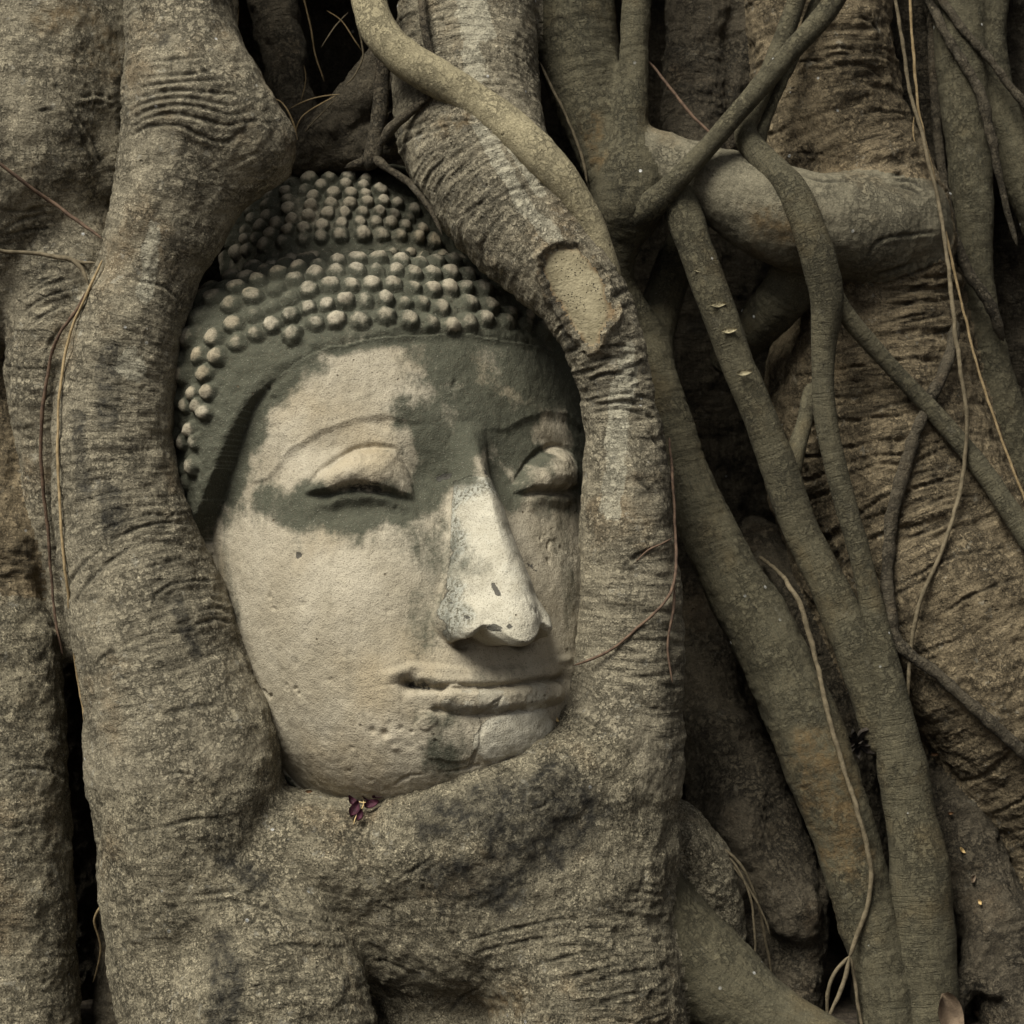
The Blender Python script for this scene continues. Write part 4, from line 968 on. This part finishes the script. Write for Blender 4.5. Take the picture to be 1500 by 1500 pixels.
def pts_at(lst, lift=None):
    """(px,py,depth,r) -> world; depth None = lying on whatever bark is there"""
    a = np.array([[px, py, r, 0.0 if y is None else y, y is None] for px, py, y, r in lst], float)
    cl = lambda v: min(max(v, -60), 1560)
    fr = lambda x, y, r: front(cl(x), cl(y), 2) - r * 0.8
    for q in a:
        if q[4]: q[3] = fr(q[0], q[1], q[2])
    if a[:, 4].any():
        n = [max(1, int(np.hypot(*(a[i + 1, :2] - a[i, :2])) / 14)) for i in range(len(a) - 1)]
        c = catmull(a[:, :4], 24); out = []
        for i in range(len(a) - 1):
            for k in range(n[i]):
                q = c[i * 24 + int(24 * k / n[i])].copy()
                if a[i, 4] and a[i + 1, 4]: q[3] = fr(q[0], q[1], q[2])
                out.append(q)
        out.append(c[-1]); a = np.array(out)
        if len(a) > 6:
            y = a[:, 3]; yp = np.pad(y, 2, mode='edge')
            ym = np.min([yp[k:k + len(y)] for k in range(5)], 0); yp = np.pad(ym, 3, mode='edge')
            a[:, 3] = np.mean([yp[k:k + len(y)] for k in range(7)], 0)
    return [[*P(q[0], q[1], q[3]), q[2] * (D + q[3]) / D] for q in a]

def leafmesh(name, mat, c, length, width, nrm, direction, curl=0.3, seed=0, thick=0.0008, parent=None, base=None):
    n, m = 12, 7
    nrm = np.array(nrm, float); nrm /= np.linalg.norm(nrm)
    d = np.array(direction, float); d -= nrm * (d @ nrm); d /= np.linalg.norm(d); s = np.cross(nrm, d)
    V = []
    for side in (1, -1):
        for i in range(n):
            t = i / (n - 1); wd = width * (math.sin(math.pi * min(1, t * 0.96 + 0.03)) ** 0.8) * (1 - 0.25 * t)
            for j in range(m):
                v = (j / (m - 1) - 0.5) * 2
                hgt = curl * length * (t - 0.5) ** 2 + 0.7 * curl * width * v * v + side * thick
                V.append(np.array(c) + d * (t - 0.5) * length + s * v * wd / 2 + nrm * hgt)
    V = np.array(V); V += nrm * (noise(V * (2.2 / length) + seed) * length * 0.10)[:, None]
    Q = []
    for k in range(2):
        o = k * n * m
        for i in range(n - 1):
            for j in range(m - 1):
                q = [o + i * m + j, o + (i + 1) * m + j, o + (i + 1) * m + j + 1, o + i * m + j + 1]
                Q.append(q if k == 0 else q[::-1])
    return build(name, V, np.array(Q), mat, parent, None, None, base)

def free(name, label, cat, lst, mat, group=None, seg=14, rough=0.06, branches=(), ring=0.25, seed=0.0):
    p = pts_at(lst)
    if not branches:
        return tag(tube(name, p, mat, None, seg, rough, base=p[-1][:3], ring=ring, seed=seed), label, cat, group)
    t = thing(name, label, cat, p[-1][:3], group)
    tube('stem', p, mat, t, seg, rough, ring=ring, seed=seed)
    for bn, bl in branches:
        tube(bn, pts_at(bl), mat, t, seg, rough, ring=ring, seed=seed + 3)
    return t

AER = 'free hanging roots in front of the trunk'
free('aerial_root', 'pale tan speckled root snaking over the right frame root', 'root',
     [(525, -90, .10, .022), (538, -10, .07, .025), (556, 45, .045, .027), (596, 88, .03, .028), (650, 120, .025, .028), (708, 158, .02, .029), (764, 202, -.005, .029), (812, 250, -.015, .027), (850, 305, -.01, .024), (876, 360, -.005, .021), (893, 410, .005, .018), (902, 455, .02, .014)], M_tan, AER, 22, 0.05, ring=0.1)
free('aerial_root', 'slender grey root slanting from the top edge down to the dark root knot', 'root',
     [(1260, -70, .12, .017), (1215, 10, .11, .016), (1150, 85, .10, .0155), (1078, 168, .10, .0150), (1010, 245, .10, .016), (968, 288, .12, .020), (940, 312, .155, .026), (915, 335, .20, .024)], M_smooth, AER, 18, ring=0.15)
free('aerial_root', 'straight dark green root with small tan scars, forked halfway down', 'root',
     [(985, 268, .15, .028), (1008, 330, .13, .027), (1040, 420, .12, .0255), (1075, 520, .12, .025), (1108, 600, .125, .025), (1142, 690, .13, .027), (1172, 775, .13, .026), (1212, 855, .125, .028), (1250, 940, .12, .032), (1278, 1030, .115, .028), (1296, 1110, .11, .022)], M_smooth, AER, 22, ring=0.15,
     branches=[('branch', [(1190, 560, .19, .012), (1178, 620, .17, .012), (1160, 680, .14, .016), (1152, 710, .13, .02)])], seed=5)
for px, py, dy in ((1052, 446, .094), (1068, 484, .092), (1090, 546, .090), (1028, 395, .1)):
    sc_o = leafmesh('bark_scar', M_tan, P(px, py, dy), .024, .010, (0.1, -1, 0.1), (1, 0, .12), 0.25, px, parent=bpy.data.objects['aerial_root.002'])
free('aerial_root', 'long grey brown root draping over the elbow, widest near the ground', 'root',
     [(1190, -120, .17, .013), (1178, -40, .165, .0135), (1150, 50, .16, .0145), (1115, 135, .15, .0150), (1092, 190, .14, .0165), (1112, 228, .118, .020), (1152, 268, .09, .023), (1180, 320, .075, .024), (1200, 385, .08, .026), (1212, 440, .09, .024), (1206, 510, .10, .018), (1208, 600, .10, .0165), (1228, 700, .10, .0165), (1256, 800, .10, .016), (1280, 900, .10, .018), (1300, 990, .10, .024), (1314, 1080, .10, .034), (1330, 1170, .10, .037), (1346, 1270, .09, .044), (1352, 1380, .085, .046), (1362, 1480, .08, .044), (1368, 1600, .08, .05)], M_smooth, AER, 24, ring=0.25,
     branches=[('branch', [(1212, 425, .09, .02), (1240, 462, .10, .014), (1290, 520, .12, .0125), (1345, 580, .13, .013), (1400, 640, .13, .014), (1450, 705, .12, .015), (1520, 810, .10, .017)]),
               ('branch', [(1208, -30, .19, .008), (1165, 80, .18, .008), (1128, 160, .16, .0085), (1108, 215, .135, .011)])], seed=8)
free('aerial_root', 'thin winding brown root crossing the wrinkled trunk', 'root',
     [(1402, 470, None, .008), (1385, 540, None, .0085), (1355, 600, None, .009), (1330, 670, None, .0095), (1308, 750, None, .010), (1300, 830, .12, .0095), (1304, 890, .11, .009), (1318, 945, .10, .009), (1370, 985, .10, .009), (1430, 1040, None, .0095), (1530, 1130, None, .010)], M_dim, AER, 14, ring=0.2, seed=11)
free('aerial_root', 'short forked root standing on the crown of the topknot', 'root',
     [(566, 60, .18, .010), (560, 110, .165, .0115), (556, 165, .155, .012), (550, 205, .15, .012), (545, 232, .148, .014), (538, 250, .15, .012)], M_dim, AER, 14, ring=0.1,
     branches=[('branch', [(545, 230, .148, .010), (526, 240, .15, .007), (505, 246, .16, .004)]), ('branch', [(547, 230, .148, .009), (566, 246, .14, .006), (600, 270, None, .005), (632, 310, None, .004), (648, 345, None, .003)])], seed=2)
free('aerial_root', 'thin dark root bent over the upper frame root under the tan root', 'root',
     [(640, 130, None, .006), (600, 165, None, .0065), (570, 192, None, .0075), (556, 215, None, .006)], M_dim, AER, 10, ring=0.1)
free('aerial_root', 'thin straight root beside the pale streak at the top', 'root',
     [(612, -60, None, .006), (618, 10, None, .006), (626, 60, None, .006), (634, 100, None, .005)], M_dim, AER, 10, ring=0.1)
free('aerial_root', 'dark twisted root along the edge of the far right root', 'root',
     [(1345, -40, None, .007), (1380, 40, None, .007), (1410, 90, None, .0075), (1432, 130, None, .008), (1450, 190, .27, .007), (1468, 280, .29, .005), (1490, 360, .3, .004)], M_dim, AER, 10, ring=0.1)
free('aerial_root', 'thin dark root slanting to the right edge near the top', 'root',
     [(1352, -40, None, .006), (1400, 30, None, .006), (1448, 85, None, .006), (1490, 140, .28, .006), (1540, 200, .28, .006)], M_dim, AER, 10, ring=0.1)
free('aerial_root', 'thin brown root hanging in the gap left of the far right root', 'root',
     [(1362, -50, .36, .007), (1368, 120, .35, .007), (1380, 250, .33, .007), (1397, 345, .27, .008), (1420, 400, .25, .008), (1452, 450, .25, .008), (1470, 500, .27, .007)], M_dim, AER, 10, ring=0.1)

VIN = 'thin vines hanging over the bark'
free('vine', 'golden thread vine hanging down the left frame root', 'vine',
     [(150, 380, None, .003), (128, 430, None, .003), (104, 485, None, .003), (90, 555, None, .003), (84, 640, None, .003), (88, 750, None, .003), (97, 850, None, .003), (108, 945, .02, .003), (121, 1040, .02, .003), (134, 1110, .02, .003), (146, 1180, .03, .003), (160, 1228, .04, .003), (172, 1265, .05, .003), (160, 1310, .06, .0028), (138, 1345, .09, .0025), (148, 1390, .1, .002), (136, 1440, .12, .0015)], M_vine, VIN, 8, 0.02)
free('vine', 'dark red vine beside the golden thread at far left', 'vine',
     [(128, 425, None, .003), (112, 455, None, .0035), (82, 500, None, .0035), (66, 570, None, .004), (60, 640, None, .004), (63, 720, None, .004), (72, 800, None, .0035), (80, 900, None, .003), (92, 960, None, .003)], M_vine_red, VIN, 8, 0.05)
free('vine', 'brown twig lying across the left trunk, bent at its tip', 'vine',
     [(-50, 362, None, .0045), (0, 366, None, .0045), (60, 372, None, .0045), (100, 380, None, .005), (118, 392, None, .0045), (130, 418, None, .004)], M_vine_dull, VIN, 10, 0.05,
     branches=[('side_twig', [(98, 379, None, .004), (120, 384, None, .0035), (140, 385, None, .003)])])
free('vine', 'thin dark twig slanting across the upper left trunk', 'vine',
     [(-50, 195, None, .0035), (0, 240, None, .0035), (60, 285, None, .004), (110, 320, None, .004), (150, 350, None, .003)], M_vine_red, VIN, 8, 0.05)
free('vine', 'long golden vine curving over the wrinkled right trunk', 'vine',
     [(1302, -60, .17, .0035), (1318, 40, .17, .004), (1334, 140, .17, .004), (1346, 175, .17, .004), (1366, 260, .16, .004), (1384, 350, .15, .004), (1394, 430, .13, .0045), (1404, 520, .11, .0045), (1415, 600, .10, .0045), (1412, 690, None, .0045), (1390, 780, None, .0045), (1352, 870, None, .0045), (1336, 935, .10, .0045), (1330, 1010, .11, .004), (1328, 1060, .12, .004)], M_vine_dull, VIN, 8, 0.02)
free('vine', 'pale orange thread vine falling to the right edge', 'vine',
     [(1330, -60, .2, .003), (1337, 60, .2, .003), (1346, 160, .19, .003), (1368, 260, .18, .003), (1392, 370, .18, .003), (1408, 440, .18, .0028), (1436, 550, .18, .0028), (1470, 650, .18, .0028), (1520, 780, .18, .0028)], M_vine, VIN, 8, 0.02)
free('vine', 'short copper thread beside the golden vine near the elbow', 'vine',
     [(1339, 170, .2, .002), (1338, 200, .2, .002), (1346, 235, .2, .002), (1354, 268, .2, .002)], M_vine, VIN, 6, 0.02)
free('vine', 'looping tan vine hanging at the lower right, split at its end', 'vine',
     [(1112, 815, .40, .004), (1140, 838, .22, .004), (1156, 860, .12, .005), (1175, 895, .10, .0055), (1196, 970, .09, .005), (1214, 1050, .07, .005), (1238, 1130, .06, .005), (1262, 1210, .05, .005), (1275, 1270, .05, .005), (1272, 1320, .05, .005), (1256, 1370, .05, .005), (1244, 1402, .05, .006)], M_vine_dull, VIN, 10, 0.03,
     branches=[('side_twig', [(1244, 1400, .05, .005), (1222, 1425, .05, .004), (1212, 1455, .05, .004), (1214, 1510, .06, .004)]), ('side_twig', [(1244, 1400, .05, .005), (1236, 1440, .05, .005), (1216, 1490, .04, .004), (1210, 1530, .03, .004)]), ('side_twig', [(1246, 1402, .05, .004), (1250, 1430, .06, .004), (1256, 1460, .06, .0035), (1266, 1520, .06, .003)])])
free('vine', 'reddish root thread running down the edge of the right frame root and under the nose', 'vine',
     [(980, 640, None, .0028), (985, 700, None, .003), (988, 770, None, .003), (990, 830, None, .0032), (980, 872, None, .003), (950, 905, None, .003), (905, 945, None, .003), (868, 965, None, .0028), (838, 975, None, .0025)], M_vine_red, VIN, 8, 0.05,
     branches=[('side_twig', [(988, 858, None, .003), (985, 900, None, .0028), (978, 950, None, .0025), (985, 1000, None, .0022)]), ('side_twig', [(986, 788, None, .002), (950, 806, None, .002), (930, 824, None, .0015)])])
free('vine', 'thin thread clinging to the dark upper root right of the frame root', 'vine',
     [(790, 90, None, .003), (815, 140, None, .003), (838, 190, None, .003), (855, 240, None, .0035), (860, 268, None, .003)], M_vine_dull, VIN, 8, 0.05)
free('vine', 'thin dark twig slanting in the gap at top right of centre', 'vine',
     [(945, 85, .2, .003), (975, 120, .19, .003), (1010, 165, .18, .0035), (1045, 200, .17, .003)], M_vine_red, VIN, 8, 0.05)
free('vine', 'bundle of thin drooping stems beside the stub at lower right', 'vine',
     [(1020, 1228, .08, .003), (1060, 1245, .07, .003), (1090, 1275, .07, .003), (1112, 1330, .09, .003), (1125, 1400, .11, .003), (1132, 1440, .12, .002)], M_vine_dull, VIN, 8, 0.05,
     branches=[('side_twig', [(1030, 1234, .08, .003), (1072, 1262, .07, .0025), (1098, 1310, .07, .0025), (1106, 1370, .08, .0025), (1104, 1420, .09, .002)]), ('side_twig', [(1050, 1243, .08, .0025), (1090, 1290, .07, .0025), (1118, 1340, .08, .0025), (1128, 1370, .09, .002)])])
# wispy dry rootlets in the dark gap at the top left
wisp = [([(318, -20), (345, 50), (378, 100), (400, 150), (418, 190)], .10), ([(335, 40), (350, 80), (372, 115), (395, 150), (405, 170)], .12), ([(440, -20), (455, 40), (462, 80), (475, 120)], .3),
        ([(525, 40), (532, 80), (520, 110), (505, 125)], .16), ([(390, 142), (412, 150), (428, 175), (436, 205)], .10), ([(492, 140), (460, 158), (440, 175), (430, 205)], .18), ([(494, 142), (470, 168), (450, 190), (438, 215)], .2), ([(498, 138), (455, 145), (422, 160)], .2),
        ([(478, 15), (500, 30), (520, 60), (530, 75)], .2), ([(470, 70), (490, 40), (510, 18)], .22), ([(445, 95), (448, 118), (440, 150)], .25), ([(350, 10), (346, 60), (350, 95)], .2)]
for i, (pp, y) in enumerate(wisp):
    free('rootlet', 'wispy dry rootlet dangling in the dark gap above the topknot', 'rootlet', [(a, b, y + .01 * k, .0019 if i < 5 else .0014) for k, (a, b) in enumerate(pp)], M_vine if i % 3 else M_vine_dull, 'wispy dry rootlets in the dark gap', 6, 0.02)

# ------------------------------------------------------------------ small fallen things
# dried flower below the jaw
fy = front(535, 1190, 2) - 0.012
fl = thing('dried_flower', 'shrivelled dark purple flower with a straw stem lying under the jaw', 'flower', P(535, 1195, fy))
for k, (x, y, l_, w_, a_) in enumerate([(520, 1188, .030, .022, 70), (516, 1176, .024, .016, 120), (546, 1180, .026, .020, 20), (560, 1166, .034, .012, 20), (538, 1170, .022, .014, 160), (528, 1196, .022, .014, 80)]):
    yy = front(x, y, 2) - 0.008 - .002 * (k % 3)
    leafmesh('petal', M_petal, P(x, y, yy), l_ * .85, w_ * .75, (0.2 * math.sin(k * 2), -0.8, 0.55), (math.cos(R(a_)), 0, math.sin(R(a_))), 0.6, k * 5, parent=fl)
for bl in ([(528, 1162), (533, 1175), (527, 1192)], [(516, 1172), (533, 1176), (552, 1174)], [(527, 1188), (520, 1200), (518, 1208)]):
    tube('stem', [[*P(a, b, front(a, b, 2) - .014), .0013] for a, b in bl], M_straw, fl, 6, 0.02, 0.004)
# reddish twig caught in the curls
tw = thing('dry_twig', 'tiny rust coloured twig caught between the curls of the hair', 'twig', P(500, 425, front(500, 425) - .004))
for bl in ([(486, 412), (496, 418), (507, 432)], [(494, 415), (504, 411), (506, 417)], [(499, 422), (492, 432), (497, 434)], [(502, 426), (510, 428)]):
    tube('stem', [[*P(a, b, front(a, b, 2) - .004), .0016] for a, b in bl], M_leaf_red, tw, 6, 0.1, 0.003)
for k, (x, y) in enumerate([(1392, 1192), (1408, 1246), (1424, 1288), (1368, 1106), (1436, 1322), (668, 1110), (636, 1058), (812, 1052), (560, 1146), (452, 1160), (1316, 1260)]):
    yy = front(x, y, 1) - 0.003
    tag(leafmesh('leaf_fragment', (M_leaf_red, M_straw, M_leaf)[k % 3], P(x, y, yy), .009 + .002 * (k % 4), .005 + .001 * (k % 3), (math.sin(k), -1.6, .6), (math.cos(k * 2.1), 0, math.sin(k * 2.1)), .7, k, base=P(x, y, yy)), 'tiny dry scrap of leaf caught on the bark', 'leaf scrap', 'tiny leaf scraps caught on the bark')
# dry leaf leaning on the long root near the ground, dark husk
lf = tag(leafmesh('dry_leaf', M_leaf, P(1388, 1490, .035), .070, .044, (0.2, -1, 0.3), (0.25, 0, -1), 0.5, 4, base=P(1388, 1500, .03)), 'curled grey brown leaf leaning on the foot of the long root', 'leaf')
hk = thing('dead_husk', 'blackened dry husk caught between two roots at lower right', 'husk', P(1258, 1095, .10))
for k in range(9):
    a_ = k * 41
    leafmesh('bract', M_blackdry, P(1254 + 12 * math.cos(R(a_)), 1088 + 14 * math.sin(R(a_)), .10 + .004 * (k % 3)), .034, .011, (math.cos(R(a_ * 1.3)) * .5, -1, math.sin(R(a_)) * .6), (math.cos(R(a_)), 0, -math.sin(R(a_))), 0.8, k * 3, parent=hk)

# unseen trunk masses added above and to both sides, blocking light into the gaps
for lst in ([(-1.0, .55, 1.75, .45), (-1.05, .6, 2.6, .55), (-.9, .7, 4.0, .6), (-.6, .8, 6.0, .5)], [(-.25, .75, 1.80, .42), (-.25, .70, 2.5, .55), (-.2, .75, 4.0, .6), (-.1, .8, 6.0, .5)],
            [(.55, .75, 1.80, .42), (.58, .68, 2.5, .56), (.5, .75, 4.0, .6), (.3, .8, 6.0, .5)], [(1.25, .6, 1.75, .4), (1.25, .6, 2.6, .5), (1.1, .7, 4.0, .5), (.8, .8, 6.0, .45)],
            [(1.75, .55, -.2, .5), (1.62, .6, 1.0, .40), (1.5, .65, 2.4, .42)], [(-1.8, .45, -.2, .5), (-1.66, .5, 1.0, .42), (-1.5, .6, 2.4, .42)], [(0.0, 1.6, -.2, .9), (0.0, 1.6, 2.0, .85), (0, 1.5, 5.0, .8)]):
    tube('trunk', lst, M_dim, tree, 40, 0.10, 0.04, ring=0.5, seed=lst[0][0])
# ------------------------------------------------------------------ ground
n = 60
gx = np.sign(np.linspace(-1, 1, n)) * np.abs(np.linspace(-1, 1, n)) ** 4 * 400
GX, GY = np.meshgrid(gx, gx, indexing='ij')
GV = np.stack([GX.ravel(), GY.ravel(), np.zeros(n * n)], 1)
i2 = np.arange(n * n).reshape(n, n)
GQ = np.stack([i2[:-1, :-1].ravel(), i2[1:, :-1].ravel(), i2[1:, 1:].ravel(), i2[:-1, 1:].ravel()], 1)
if vnormals(GV, GQ)[:, 2].mean() < 0: GQ = GQ[:, ::-1]
gd = build('ground', GV, GQ, M_soil); gd['kind'] = 'structure'
lr = np.random.default_rng(11)
for k in range(9):
    x = lr.uniform(.30, .78); y = lr.uniform(.12, .36)
    lo = np.array([x, y, .006 + .004 * (k % 4)])
    a_ = lr.uniform(0, 360)
    tag(leafmesh('fallen_leaf', M_leaf_red if k % 2 else M_leaf, lo, lr.uniform(.04, .08), lr.uniform(.025, .04), (lr.uniform(-.4, .4), lr.uniform(-.4, .2), 1), (math.cos(a_), math.sin(a_), 0), .5, k, base=lo), 'dry brown leaf fallen on the soil among the roots', 'leaf', 'fallen leaves on the soil')
